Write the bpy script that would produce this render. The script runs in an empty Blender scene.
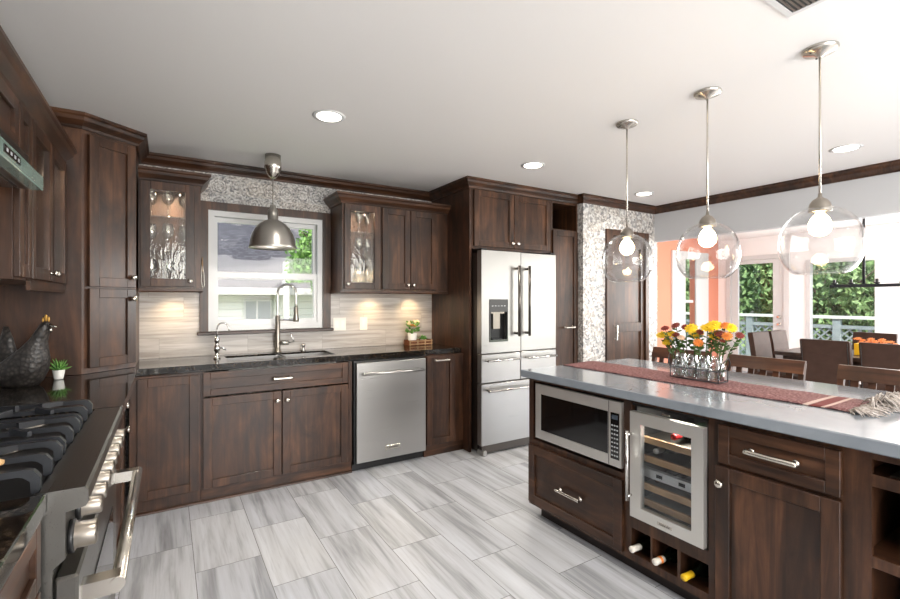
import bpy, bmesh, math, random
from mathutils import Vector, Matrix
import numpy as np
random.seed(7)
PI = math.pi
SC = bpy.context.scene
COL = SC.collection

# ------------------------------------------------------------------ camera, world, sun, lights, exposure
CAM_H = 1.36
cam_d = bpy.data.cameras.new('camera'); cam = bpy.data.objects.new('camera', cam_d); COL.objects.link(cam)
cam.location = (0, 0, CAM_H); cam.rotation_euler = (PI/2, 0, -math.atan(282/456.))
cam_d.sensor_width = 36; cam_d.lens = 456/900*36; cam_d.clip_start = 0.02; cam_d.clip_end = 200
SC.camera = cam
w = bpy.data.worlds.new('world'); SC.world = w; w.use_nodes = True
wn = w.node_tree.nodes; wl = w.node_tree.links; wn.clear()
wo = wn.new('ShaderNodeOutputWorld'); wb = wn.new('ShaderNodeBackground'); sk = wn.new('ShaderNodeTexSky')
sk.sky_type = 'NISHITA'; sk.sun_disc = False; sk.sun_elevation = math.radians(48); sk.sun_rotation = math.radians(200)
sk.air_density = 1.0; sk.dust_density = 3.0; sk.ozone_density = 1.0
wb.inputs[1].default_value = 0.27
wl.new(sk.outputs[0], wb.inputs[0]); wl.new(wb.outputs[0], wo.inputs[0])

def light(name, kind, loc, power, color=(1, 1, 1), rot=(0, 0, 0), size=None, size_y=None, radius=None, spot=None, blend=0.6, spread=None):
    d = bpy.data.lights.new(name, kind); o = bpy.data.objects.new(name, d); COL.objects.link(o)
    o.location = loc; o.rotation_euler = rot; d.energy = power; d.color = color
    if kind == 'AREA':
        d.size = size
        if size_y: d.shape = 'RECTANGLE'; d.size_y = size_y
        if spread: d.spread = spread
    elif kind in ('POINT', 'SPOT'): d.shadow_soft_size = radius or 0.05
    if kind == 'SPOT': d.spot_size = spot; d.spot_blend = blend
    return o
sun = light('sun', 'SUN', (0, 0, 10), 4.2, (1.0, 0.95, 0.86), rot=(math.radians(38), 0, math.radians(-35)))
sun.data.angle = math.radians(1.5)
DAY = (1.0, 0.985, 0.96)
# added fill lamps standing in for daylight, at unseen rear and dining openings
light('added_rear_fill', 'AREA', (1.9, -2.45, 1.35), 140, DAY, rot=(PI/2, 0, 0), size=3.6, size_y=1.9)
light('added_dining_side_fill', 'AREA', (7.0, -1.35, 1.4), 34, DAY, rot=(PI/2, 0, 0), size=3.6, size_y=2.0)
light('added_dining_fill', 'AREA', (9.05, 1.2, 1.4), 165, DAY, rot=(PI/2, 0, PI/2), size=2.0, size_y=1.9)
#light('daylight_sink_window', 'AREA', (0.71, 4.22, 1.6), 10, (0.95, 0.98, 1.0), rot=(PI/2, 0, PI), size=0.85, size_y=0.9).data.spread = 2.4
DOWN = [(0.806, 2.657), (2.493, 2.764), (4.125, 2.912), (4.11, 1.28), (0.85, 1.0), (0.85, -0.9), (2.6, -0.9), (4.1, -0.9)]  # leading entries are visible fittings; the later ones are added off frame for light
for i, (x, y) in enumerate(DOWN):
    light('downlight_lamp', 'SPOT', (x, y, 2.415), 30, (1.0, 0.93, 0.84), radius=0.07, spot=math.radians(140), blend=0.9)
SC.view_settings.view_transform = 'Standard'; SC.view_settings.look = 'None'
SC.view_settings.exposure = 0.72; SC.view_settings.gamma = 1.0; SC.view_settings.use_curve_mapping = False
SC.cycles.use_denoising = True
SC.cycles.max_bounces = 10; SC.cycles.diffuse_bounces = 5; SC.cycles.glossy_bounces = 5
SC.cycles.transmission_bounces = 8; SC.cycles.transparent_max_bounces = 16
SC.cycles.caustics_reflective = False; SC.cycles.caustics_refractive = False
SC.cycles.sample_clamp_indirect = 6

# ------------------------------------------------------------------ materials
def s2l(c):
    return tuple((x/12.92 if x <= .04045 else ((x+.055)/1.055)**2.4) for x in c)
def hexc(r, g, b): return s2l((r/255., g/255., b/255.)) + (1,)

class NT:
    def __init__(s, name):
        s.m = bpy.data.materials.new(name); s.m.use_nodes = True
        s.t = s.m.node_tree; s.t.nodes.clear()
        s.out = s.n('ShaderNodeOutputMaterial')
    def n(s, t, **k):
        x = s.t.nodes.new(t)
        for a, b in k.items(): setattr(x, a, b)
        return x
    def l(s, a, b): s.t.links.new(a, b)
    def math(s, op, a, b=None, c=None):
        x = s.n('ShaderNodeMath', operation=op)
        for i, v in enumerate((a, b, c)):
            if v is None: continue
            if isinstance(v, (int, float)): x.inputs[i].default_value = v
            else: s.l(v, x.inputs[i])
        return x.outputs[0]
    def coord(s, scale=(1, 1, 1), kind='Object', rnd=False):
        tc = s.n('ShaderNodeTexCoord'); mp = s.n('ShaderNodeMapping'); mp.inputs['Scale'].default_value = scale
        s.l(tc.outputs[kind], mp.inputs['Vector'])
        if rnd:
            oi = s.n('ShaderNodeObjectInfo'); v = s.n('ShaderNodeVectorMath', operation='SCALE')
            v.inputs[0].default_value = (37, 19, 53); s.l(oi.outputs['Random'], v.inputs['Scale'])
            s.l(v.outputs[0], mp.inputs['Location'])
        return mp.outputs[0]
    def noise(s, vec, scale=5, detail=4, rough=.5, dist=0):
        x = s.n('ShaderNodeTexNoise'); x.inputs['Scale'].default_value = scale; x.inputs['Detail'].default_value = detail
        x.inputs['Roughness'].default_value = rough; x.inputs['Distortion'].default_value = dist
        s.l(vec, x.inputs['Vector']); return x.outputs[0]
    def ramp(s, fac, stops, interp='LINEAR'):
        x = s.n('ShaderNodeValToRGB'); cr = x.color_ramp; cr.interpolation = interp
        while len(cr.elements) < len(stops): cr.elements.new(0.5)
        for e, (p, c) in zip(cr.elements, stops): e.position = p; e.color = c
        s.l(fac, x.inputs[0]); return x.outputs[0]
    def mix(s, fac, a, b, blend='MIX'):
        x = s.n('ShaderNodeMix', data_type='RGBA', blend_type=blend)
        for i, v in ((0, fac), (6, a), (7, b)):
            if isinstance(v, (int, float, tuple)): x.inputs[i].default_value = v
            else: s.l(v, x.inputs[i])
        return x.outputs[2]
    def bsdf(s, color, rough=.5, metal=0, spec=.5, coat=0, bump=None, bump_s=.1, bump_d=.002, emis=None, es=0, aniso=0):
        b = s.n('ShaderNodeBsdfPrincipled')
        for k, v in (('Base Color', color), ('Roughness', rough), ('Metallic', metal), ('Specular IOR Level', spec), ('Coat Weight', coat)):
            if isinstance(v, (int, float, tuple)): b.inputs[k].default_value = v
            else: s.l(v, b.inputs[k])
        b.inputs['Coat Roughness'].default_value = .15
        b.inputs['Anisotropic'].default_value = aniso
        if emis: b.inputs['Emission Color'].default_value = emis; b.inputs['Emission Strength'].default_value = es
        if bump is not None:
            bp = s.n('ShaderNodeBump'); bp.inputs['Strength'].default_value = bump_s; bp.inputs['Distance'].default_value = bump_d
            s.l(bump, bp.inputs['Height']); s.l(bp.outputs[0], b.inputs['Normal'])
        s.l(b.outputs[0], s.out.inputs[0]); return b

def simple(name, rgb, rough=.5, metal=0, spec=.5, coat=0, var=0.0, vs=8):
    t = NT(name); c = hexc(*rgb)
    if var:
        f = t.noise(t.coord(), vs, 3)
        d = tuple(x*(1-var) for x in c[:3]) + (1,); l = tuple(min(1, x*(1+var)) for x in c[:3]) + (1,)
        c = t.ramp(f, [(.3, d), (.7, l)])
    else:
        f = t.noise(t.coord(), 60, 2)
    if metal > .5: t.bsdf(c, rough, metal, spec, coat)
    else: t.bsdf(c, rough, metal, spec, coat, bump=f, bump_s=.02, bump_d=.001)
    return t.m

def wood(name, axis, dark, mid, light_, rough=.36, coat=.1, rnd=True, fine=1.0):
    t = NT(name); sc = [15*fine]*3; sc[axis] = 1.1*fine
    v = t.coord(tuple(sc), rnd=rnd)
    f = t.noise(v, 1.0, 6, .62, 1.2)
    c = t.ramp(f, [(.28, hexc(*dark)), (.5, hexc(*mid)), (.74, hexc(*light_))])
    v2 = t.coord((4, 4, 4) if axis < 0 else tuple(5 if i != axis else 2.2 for i in range(3)), rnd=rnd); blot = t.ramp(t.noise(v2, 1.2, 4, .6, .8), [(.34, (0, 0, 0, 1)), (.68, (1, 1, 1, 1))])
    c2 = t.mix(t.math('MULTIPLY', blot, .8), c, hexc(*[int(x*.55) for x in dark]), 'MIX')
    rg = t.math('MULTIPLY_ADD', f, .18, rough-.08)
    t.bsdf(c2, rg, 0, .38, coat, bump=f, bump_s=.12, bump_d=.0012)
    return t.m
WD, WM, WL = (38, 23, 14), (74, 47, 31), (110, 74, 50)
M = {}
M['wood_z'] = wood('walnut_stain_vertical', 2, WD, WM, WL)
M['wood_x'] = wood('walnut_stain_horizontal', 0, WD, WM, WL)
M['wood_y'] = wood('walnut_stain_lengthwise', 1, WD, WM, WL)
M['wood_side'] = wood('walnut_side_panel', 2, (52, 32, 22), (80, 51, 35), (108, 73, 50), rough=.4)
M['wood_in'] = wood('cabinet_interior_birch', 2, (58, 37, 25), (82, 54, 36), (106, 72, 48), rough=.5, coat=0)
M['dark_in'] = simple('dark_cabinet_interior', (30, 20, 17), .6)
M['chair_wood'] = wood('chair_cherry', 1, (56, 32, 20), (88, 52, 34), (114, 72, 48), rough=.35)
M['oak'] = wood('rack_beech', 1, (176, 132, 88), (206, 164, 118), (226, 190, 146), rough=.5, coat=0)
M['table_wood'] = wood('dining_table_espresso', 0, (46, 34, 28), (70, 52, 42), (92, 70, 56), rough=.35)

def steel(name, rgb, rough, axis=0, strength=.05, var=.08, metal=1.0):
    t = NT(name); sc = [500, 500, 500]; sc[axis] = 3
    f = t.noise(t.coord(tuple(sc)), 1, 2)
    g = t.noise(t.coord(tuple(4 if i != axis else .6 for i in range(3))), 1, 2)
    c = hexc(*rgb)
    col = t.ramp(g, [(.3, tuple(x*(1-var) for x in c[:3])+(1,)), (.7, c)])
    rg = t.math('MULTIPLY_ADD', f, .12, rough-.06)
    t.bsdf(col, rg, metal, .5, 0, bump=f, bump_s=strength, bump_d=.0005)
    return t.m
M['steel'] = steel('brushed_stainless', (184, 182, 179), .30, metal=.93)
M['steel_y'] = steel('brushed_stainless_lengthwise', (214, 212, 207), .36, 1, metal=.8)
M['steel_range'] = steel('stainless_range_top', (124, 122, 117), .3, 1, metal=.95)
M['steel_dark'] = steel('stainless_dark', (98, 92, 87), .32, 2)
M['chrome'] = simple('polished_chrome', (214, 212, 208), .12, 1)
M['nickel'] = simple('satin_nickel', (206, 200, 190), .24, 1)
M['nickel_dark'] = simple('brushed_nickel_dark', (150, 143, 134), .3, 1)
M['dome'] = simple('brushed_nickel_dome', (176, 172, 166), .34, .9)
M['iron'] = simple('cast_iron_enamel', (34, 36, 40), .38, 0, .6)
M['black'] = simple('black_plastic', (16, 16, 17), .4)
M['black_gloss'] = simple('black_glass_panel', (8, 8, 9), .06, 0, .6, .3)
M['grey_mark'] = simple('pale_grey_print', (176, 178, 180), .5)
M['white'] = simple('white_gloss_trim_paint', (208, 208, 207), .35)
M['white_cer'] = simple('white_ceramic', (236, 234, 228), .25)
M['plate'] = simple('ivory_switch_plate', (232, 226, 216), .35)
M['label_w'] = simple('capsule_white', (226, 220, 208), .35)
M['label_y'] = simple('capsule_yellow', (224, 182, 36), .35)
M['bottle'] = simple('dark_green_bottle_glass', (14, 20, 14), .08, 0, .6)
M['gold'] = simple('gold_painted_comb', (196, 150, 70), .4, .3)
M['red'] = simple('red_bottle_cap', (190, 30, 34), .4)
M['spoon'] = simple('pale_wooden_spoon', (206, 166, 116), .5, var=.15)
M['dark_leather'] = simple('espresso_leather', (66, 49, 42), .65, 0, .12, 0, var=.12, vs=12)
M['ceramic_dark'] = NT('dark_glazed_pottery').m
def build_pottery():
    t = NT('dark_glazed_pottery_scaled'); v = t.coord((55, 55, 55)); vo = t.n('ShaderNodeTexVoronoi'); t.l(v, vo.inputs['Vector']); vo.inputs['Scale'].default_value = 1
    c = t.ramp(vo.outputs['Distance'], [(.0, hexc(80, 74, 68)), (.5, hexc(48, 44, 42)), (1, hexc(26, 24, 23))])
    t.bsdf(c, .42, .15, .5, 0, bump=vo.outputs['Distance'], bump_s=.6, bump_d=.004); return t.m
M['pottery'] = build_pottery()

def paint(name, rgb, rough=.6):
    t = NT(name); f = t.noise(t.coord(), 140, 3)
    t.bsdf(hexc(*rgb), rough, 0, .3, bump=f, bump_s=.08, bump_d=.001); return t.m
M['ceiling'] = paint('ceiling_paint', (233, 230, 227))
M['wall'] = paint('wall_paint_light_grey', (196, 197, 199))
M['wall_white'] = paint('dining_wall_white', (246, 245, 243))
M['salmon'] = paint('salmon_wall_paint', (216, 140, 114))

def granite():
    t = NT('black_speckled_granite'); v = t.coord()
    vo = t.n('ShaderNodeTexVoronoi'); vo.inputs['Scale'].default_value = 130; t.l(v, vo.inputs['Vector'])
    n2 = t.noise(v, 55, 4, .7)
    a = t.ramp(vo.outputs['Color'], [(.0, hexc(14, 13, 13)), (.62, hexc(24, 21, 19)), (.78, hexc(84, 70, 54)), (.92, hexc(118, 112, 104))], 'CONSTANT')
    b = t.ramp(n2, [(.4, hexc(13, 12, 12)), (.62, hexc(46, 40, 33))])
    t.bsdf(t.mix(.5, a, b), .07, 0, .6, .2); return t.m
M['granite'] = granite()
def quartz():
    t = NT('pale_grey_quartz'); v = t.coord(); f = t.noise(v, 3, 5, .6, .5); g = t.noise(v, 160, 2)
    c = t.mix(t.math('MULTIPLY', g, .25), t.ramp(f, [(.3, hexc(118, 126, 134)), (.7, hexc(140, 147, 154))]), hexc(120, 124, 130))
    t.bsdf(c, .12, 0, .6, .2); return t.m
M['quartz'] = quartz()

def floor_tile():
    t = NT('streaked_porcelain_floor_tile'); tc = t.n('ShaderNodeTexCoord'); sp = t.n('ShaderNodeSeparateXYZ'); t.l(tc.outputs['Object'], sp.inputs[0])
    X, Y = sp.outputs[0], sp.outputs[1]
    W_, L_ = .307, .635
    rx = t.math('DIVIDE', t.math('SUBTRACT', X, .115-W_*20), W_); col = t.math('FLOOR', rx); fx = t.math('FRACT', rx)
    off = t.math('MULTIPLY', t.math('MODULO', col, 2.0), .5)
    ry = t.math('ADD', t.math('DIVIDE', t.math('SUBTRACT', Y, 2.592-L_*20), L_), off); row = t.math('FLOOR', ry); fy = t.math('FRACT', ry)
    def edge(f, w_):
        a = t.math('LESS_THAN', f, w_); b = t.math('GREATER_THAN', f, 1-w_); return t.math('MAXIMUM', a, b)
    grout = t.math('MAXIMUM', edge(fx, .0055), edge(fy, .0028))
    cid = t.n('ShaderNodeCombineXYZ'); t.l(col, cid.inputs[0]); t.l(row, cid.inputs[1])
    wn_ = t.n('ShaderNodeTexWhiteNoise', noise_dimensions='3D'); t.l(cid.outputs[0], wn_.inputs['Vector'])
    offv = t.n('ShaderNodeVectorMath', operation='MULTIPLY_ADD'); t.l(wn_.outputs['Color'], offv.inputs[0]); offv.inputs[1].default_value = (40, 40, 40)
    sv = t.n('ShaderNodeVectorMath', operation='MULTIPLY'); t.l(tc.outputs['Object'], sv.inputs[0]); sv.inputs[1].default_value = (13, .75, 1)
    t.l(sv.outputs[0], offv.inputs[2])
    f = t.noise(offv.outputs[0], 1, 5, .58, .45)
    sv2 = t.n('ShaderNodeVectorMath', operation='MULTIPLY_ADD'); t.l(tc.outputs['Object'], sv2.inputs[0]); sv2.inputs[1].default_value = (48, 2.6, 1); t.l(offv.outputs[0], sv2.inputs[2])
    g = t.noise(sv2.outputs[0], 1, 4, .6, .3)
    c = t.ramp(f, [(.22, hexc(138, 139, 141)), (.38, hexc(174, 175, 176)), (.48, hexc(201, 202, 204)), (.66, hexc(217, 219, 222)), (.8, hexc(190, 190, 190))])
    c2 = t.mix(t.math('MULTIPLY', t.ramp(g, [(.52, (0, 0, 0, 1)), (.78, (1, 1, 1, 1))]), .38), c, hexc(132, 131, 132))
    tone = t.ramp(wn_.outputs['Value'], [(0, (.86, .87, .9, 1)), (1, (1, 1, 1, 1))])
    c3 = t.mix(1.0, c2, tone, 'MULTIPLY')
    c4 = t.mix(grout, c3, hexc(128, 127, 126))
    t.bsdf(c4, .24, 0, .5, 0, bump=t.math('SUBTRACT', 1, grout), bump_s=.3, bump_d=.002); return t.m
M['floor'] = floor_tile()

def splash():
    t = NT('travertine_plank_backsplash'); tc = t.n('ShaderNodeTexCoord'); sp = t.n('ShaderNodeSeparateXYZ'); t.l(tc.outputs['Object'], sp.inputs[0])
    X, Z = sp.outputs[0], sp.outputs[2]
    rz = t.math('DIVIDE', t.math('SUBTRACT', Z, .92-1.52), .152); row = t.math('FLOOR', rz); fz = t.math('FRACT', rz)
    rx = t.math('ADD', t.math('DIVIDE', t.math('ADD', X, 10.), .61), t.math('MULTIPLY', row, .37)); cx = t.math('FLOOR', rx); fx = t.math('FRACT', rx)
    g = t.math('MAXIMUM', t.math('LESS_THAN', fz, .018), t.math('LESS_THAN', fx, .004))
    cid = t.n('ShaderNodeCombineXYZ'); t.l(cx, cid.inputs[0]); t.l(row, cid.inputs[2])
    wn_ = t.n('ShaderNodeTexWhiteNoise', noise_dimensions='3D'); t.l(cid.outputs[0], wn_.inputs['Vector'])
    sv = t.n('ShaderNodeVectorMath', operation='MULTIPLY'); t.l(tc.outputs['Object'], sv.inputs[0]); sv.inputs[1].default_value = (1.6, 1, 26)
    ov = t.n('ShaderNodeVectorMath', operation='MULTIPLY_ADD'); t.l(wn_.outputs['Color'], ov.inputs[0]); ov.inputs[1].default_value = (30, 30, 30); t.l(sv.outputs[0], ov.inputs[2])
    f = t.noise(ov.outputs[0], 1, 5, .6, .5)
    c = t.ramp(f, [(.25, hexc(140, 130, 121)), (.45, hexc(176, 168, 160)), (.6, hexc(200, 194, 188)), (.8, hexc(182, 170, 156))])
    tone = t.ramp(wn_.outputs['Value'], [(0, (.86, .84, .83, 1)), (1, (1, 1, 1, 1))])
    c = t.mix(1., c, tone, 'MULTIPLY'); c = t.mix(g, c, hexc(150, 142, 134))
    t.bsdf(c, .3, 0, .5, 0); return t.m
M['splash'] = splash()

def mosaic(name, s, ax, light_=0.0, speck=.4, cell=70):
    """patchwork floral tile in greys: square tiles, each with its own rings, petals and diagonals"""
    t = NT(name); tc = t.n('ShaderNodeTexCoord'); sp = t.n('ShaderNodeSeparateXYZ'); t.l(tc.outputs['Object'], sp.inputs[0])
    if ax == 'mix': X = t.math('ADD', sp.outputs[0], sp.outputs[1])
    else: X = sp.outputs[ax]
    Z = sp.outputs[2]
    rx = t.math('DIVIDE', t.math('ADD', X, 20.), s); rz = t.math('DIVIDE', t.math('ADD', Z, 20.03), s)
    cx, cz, fx, fz = t.math('FLOOR', rx), t.math('FLOOR', rz), t.math('FRACT', rx), t.math('FRACT', rz)
    cid = t.n('ShaderNodeCombineXYZ'); t.l(cx, cid.inputs[0]); t.l(cz, cid.inputs[2])
    wn_ = t.n('ShaderNodeTexWhiteNoise', noise_dimensions='3D'); t.l(cid.outputs[0], wn_.inputs['Vector'])
    r1 = wn_.outputs['Value']; sc_ = t.n('ShaderNodeSeparateColor'); t.l(wn_.outputs['Color'], sc_.inputs[0])
    dx, dz = t.math('SUBTRACT', fx, .5), t.math('SUBTRACT', fz, .5)
    r = t.math('SQRT', t.math('ADD', t.math('MULTIPLY', dx, dx), t.math('MULTIPLY', dz, dz)))
    a = t.math('ARCTAN2', dz, dx)
    pet = t.math('SINE', t.math('MULTIPLY', a, t.math('ADD', 4., t.math('MULTIPLY', t.math('ROUND', t.math('MULTIPLY', sc_.outputs[0], 2.)), 2.))))
    rr = t.math('SINE', t.math('ADD', t.math('MULTIPLY', r, t.math('MULTIPLY_ADD', sc_.outputs[1], 22., 24.)), t.math('MULTIPLY', pet, t.math('MULTIPLY_ADD', sc_.outputs[2], 1.4, .7))))
    nz = t.noise(t.coord((1, 1, 1)), 7.5/s, 4, .65)
    v = t.math('ADD', t.math('MULTIPLY', rr, .26), t.math('MULTIPLY_ADD', nz, 2.2, -.62))
    L = light_
    def up(c): return hexc(*[int(x+(238-x)*L) for x in c])
    base = t.ramp(v, [(.05, up((100, 102, 106))), (.3, up((128, 125, 123))), (.5, up((160, 154, 148))), (.68, up((188, 183, 177))), (.9, up((206, 202, 196)))])
    tint = t.ramp(r1, [(0, (.9, .95, 1.0, 1)), (.33, (1, .97, .93, 1)), (.66, (.97, .98, 1, 1)), (.85, (1, .96, .93, 1))], 'CONSTANT')
    c = t.mix(1., base, tint, 'MULTIPLY')
    vo = t.n('ShaderNodeTexVoronoi'); vo.inputs['Scale'].default_value = cell; t.l(tc.outputs['Object'], vo.inputs['Vector'])
    vs = t.n('ShaderNodeSeparateColor'); t.l(vo.outputs['Color'], vs.inputs[0])
    chip = t.ramp(vs.outputs[0], [(0, hexc(84, 84, 88)), (.16, hexc(140, 134, 128)), (.4, hexc(188, 182, 174)), (.7, hexc(228, 225, 220))], 'CONSTANT')
    c = t.mix(speck, c, chip)
    g = t.math('MAXIMUM', t.math('LESS_THAN', fx, .02), t.math('LESS_THAN', fz, .02))
    c = t.mix(t.math('MULTIPLY', g, .6), c, up((168, 166, 164)))
    t.bsdf(c, .4, 0, .4, 0); return t.m
M['mosaic'] = mosaic('patchwork_floral_tile', .13, 0)
M['mosaic2'] = mosaic('patchwork_floral_tile_pale', .10, 'mix', .3, .6, 48)

def pane(name, rough=0.0, bump=0, tint=(1, 1, 1, 1), refl=1.0, bscale=40, stretch=(1, 1, 1), base=.04, dist=.01):
    """thin clear glass: the same on both faces, reflecting more towards grazing angles"""
    t = NT(name); tr = t.n('ShaderNodeBsdfTransparent'); tr.inputs[0].default_value = tint
    gl = t.n('ShaderNodeBsdfGlossy'); gl.inputs['Roughness'].default_value = rough
    lw = t.n('ShaderNodeLayerWeight'); lw.inputs['Blend'].default_value = .5
    mx = t.n('ShaderNodeMixShader')
    if bump:
        f = t.noise(t.coord(stretch), bscale, 2, .5, .8); bp = t.n('ShaderNodeBump'); bp.inputs['Strength'].default_value = bump; bp.inputs['Distance'].default_value = dist
        t.l(f, bp.inputs['Height']); t.l(bp.outputs[0], gl.inputs['Normal']); t.l(bp.outputs[0], lw.inputs['Normal'])
    fac = t.math('MINIMUM', t.math('MULTIPLY', t.math('MULTIPLY_ADD', t.math('POWER', lw.outputs['Facing'], 3.6), .85, base), refl), 1.0)
    t.l(fac, mx.inputs[0]); t.l(tr.outputs[0], mx.inputs[1]); t.l(gl.outputs[0], mx.inputs[2]); t.l(mx.outputs[0], t.out.inputs[0])
    return t.m
M['pane'] = pane('window_glass', refl=.35)
M['wavy'] = pane('wavy_seeded_cabinet_glass', .04, .6, (.97, .96, .93, 1), 1.0, 34, (1, 1, .35), base=.05, dist=.004)
M['smoke'] = pane('tinted_cooler_glass', 0, 0, (.86, .88, .9, 1), 1.1)
M['globe'] = pane('clear_blown_glass', 0, .25, (.96, .96, .96, 1), 1.1, 9, base=.035)
M['tumbler'] = pane('clear_drinking_glass', 0, .2, (.93, .95, .95, 1), 1.5, 20, base=.13)
def hood_glass():
    t = NT('pale_green_edge_glass'); t.bsdf(hexc(150, 178, 168), .12, .35, .6, .2); return t.m
M['hood_edge'] = hood_glass()
def emit(name, rgb, s):
    t = NT(name); e = t.n('ShaderNodeEmission'); e.inputs[0].default_value = hexc(*rgb); e.inputs[1].default_value = s; t.l(e.outputs[0], t.out.inputs[0]); return t.m
M['bulb'] = emit('warm_bulb_filament_glow', (255, 222, 170), 22)
M['lens'] = emit('downlight_lens_glow', (255, 246, 232), 7)
M['puck'] = emit('puck_lens_glow', (255, 214, 150), 5)
def cloth(name, a, b, scale):
    t = NT(name); v = t.coord((scale, scale, scale)); f = t.noise(v, 1, 2, .6); g = t.noise(t.coord((scale*.35, scale*2.2, 1)), 1, 2)
    c = t.mix(t.math('MULTIPLY', g, .8), t.ramp(f, [(.35, hexc(*a)), (.65, hexc(*b))]), hexc(*a))
    t.bsdf(c, .85, 0, .2, 0, bump=f, bump_s=.5, bump_d=.003); return t.m
def runner_mat():
    t = NT('woven_pink_runner_cloth'); tc = t.n('ShaderNodeTexCoord'); sp = t.n('ShaderNodeSeparateXYZ'); t.l(tc.outputs['Object'], sp.inputs[0]); Y = sp.outputs[1]
    f = t.noise(t.coord((150, 60, 1)), 1, 2, .6); g = t.noise(t.coord((40, 260, 1)), 1, 2)
    base = t.ramp(t.math('MULTIPLY_ADD', g, .4, t.math('MULTIPLY', f, .6)), [(.36, hexc(76, 48, 50)), (.5, hexc(124, 84, 84)), (.64, hexc(170, 134, 130))])
    fr = t.math('FRACT', t.math('MULTIPLY', t.math('ADD', Y, .012), 2.08))
    st = t.math('LESS_THAN', t.math('ABSOLUTE', t.math('SUBTRACT', Y, -.565)), .010); st2 = t.math('LESS_THAN', t.math('ABSOLUTE', t.math('SUBTRACT', Y, -.625)), .007)
    red = t.math('LESS_THAN', t.math('ABSOLUTE', t.math('SUBTRACT', Y, -.597)), .018)
    c = t.mix(red, base, hexc(116, 62, 60)); c = t.mix(t.math('MAXIMUM', st, st2), c, hexc(196, 172, 162))
    t.bsdf(c, .85, 0, .2, 0, bump=f, bump_s=.5, bump_d=.003); return t.m
M['runner'] = runner_mat()
M['tassel'] = cloth('grey_tassel_yarn', (150, 142, 136), (205, 198, 192), 80)
M['seat_cloth'] = cloth('beige_seat_cushion', (120, 96, 76), (150, 124, 100), 60)
def leafm(name, a, b, rough=.5):
    t = NT(name); f = t.noise(t.coord(), 3, 3)
    g = t.noise(t.coord(), 40, 1)
    c = t.ramp(t.math('MULTIPLY_ADD', g, .5, t.math('MULTIPLY', f, .5)), [(.35, hexc(*a)), (.62, hexc(*b))])
    t.bsdf(c, rough, 0, .3); return t.m
M['leaf'] = leafm('tree_leaves', (52, 84, 44), (128, 158, 104))
M['leaf2'] = leafm('tree_leaves_bright', (60, 100, 40), (130, 175, 90))
M['plant'] = leafm('houseplant_leaves', (44, 92, 40), (120, 168, 80))
M['stem'] = leafm('flower_stems', (40, 66, 34), (86, 116, 56))
M['yellow'] = simple('yellow_petals', (232, 196, 28), .6, var=.15, vs=60)
M['rust'] = simple('rust_red_petals', (118, 40, 32), .6, var=.25, vs=60)
M['orange'] = simple('orange_petals', (222, 128, 52), .6, var=.2, vs=60)
M['pinkpet'] = simple('pale_peach_petals', (240, 206, 176), .6, var=.1, vs=60)
M['bark'] = simple('tree_bark', (92, 80, 70), .9, var=.3)
def siding():
    t = NT('white_lap_siding'); tc = t.n('ShaderNodeTexCoord'); sp = t.n('ShaderNodeSeparateXYZ'); t.l(tc.outputs['Object'], sp.inputs[0])
    f = t.math('FRACT', t.math('DIVIDE', sp.outputs[2], .14)); c = t.mix(t.math('LESS_THAN', f, .12), hexc(244, 243, 240), hexc(200, 200, 200))
    t.bsdf(c, .7, 0, .3, 0, bump=f, bump_s=.5, bump_d=.02); return t.m
M['siding'] = siding()
def shingle():
    t = NT('grey_asphalt_shingles'); b = t.n('ShaderNodeTexBrick'); t.l(t.coord((1, 1, 1)), b.inputs['Vector']); b.inputs['Scale'].default_value = 5
    b.inputs['Color1'].default_value = hexc(112, 111, 113); b.inputs['Color2'].default_value = hexc(88, 87, 89); b.inputs['Mortar'].default_value = hexc(74, 73, 74)
    t.bsdf(b.outputs[0], .9, 0, .2); return t.m
M['shingle'] = shingle()
M['deck_grey'] = simple('weathered_grey_deck_paint', (132, 146, 148), .7, var=.12)
M['deck_pale'] = simple('pale_deck_rail_paint', (205, 214, 206), .7, var=.08)
M['deck_wood'] = simple('deck_board_wood', (168, 158, 146), .8, var=.15)
M['lawn'] = leafm('lawn_grass', (70, 100, 50), (130, 150, 90), .9)
M['wicker'] = cloth('brown_wicker_weave', (96, 56, 38), (160, 104, 72), 120)
M['card'] = simple('yellow_box_card', (230, 178, 30), .5)

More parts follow.
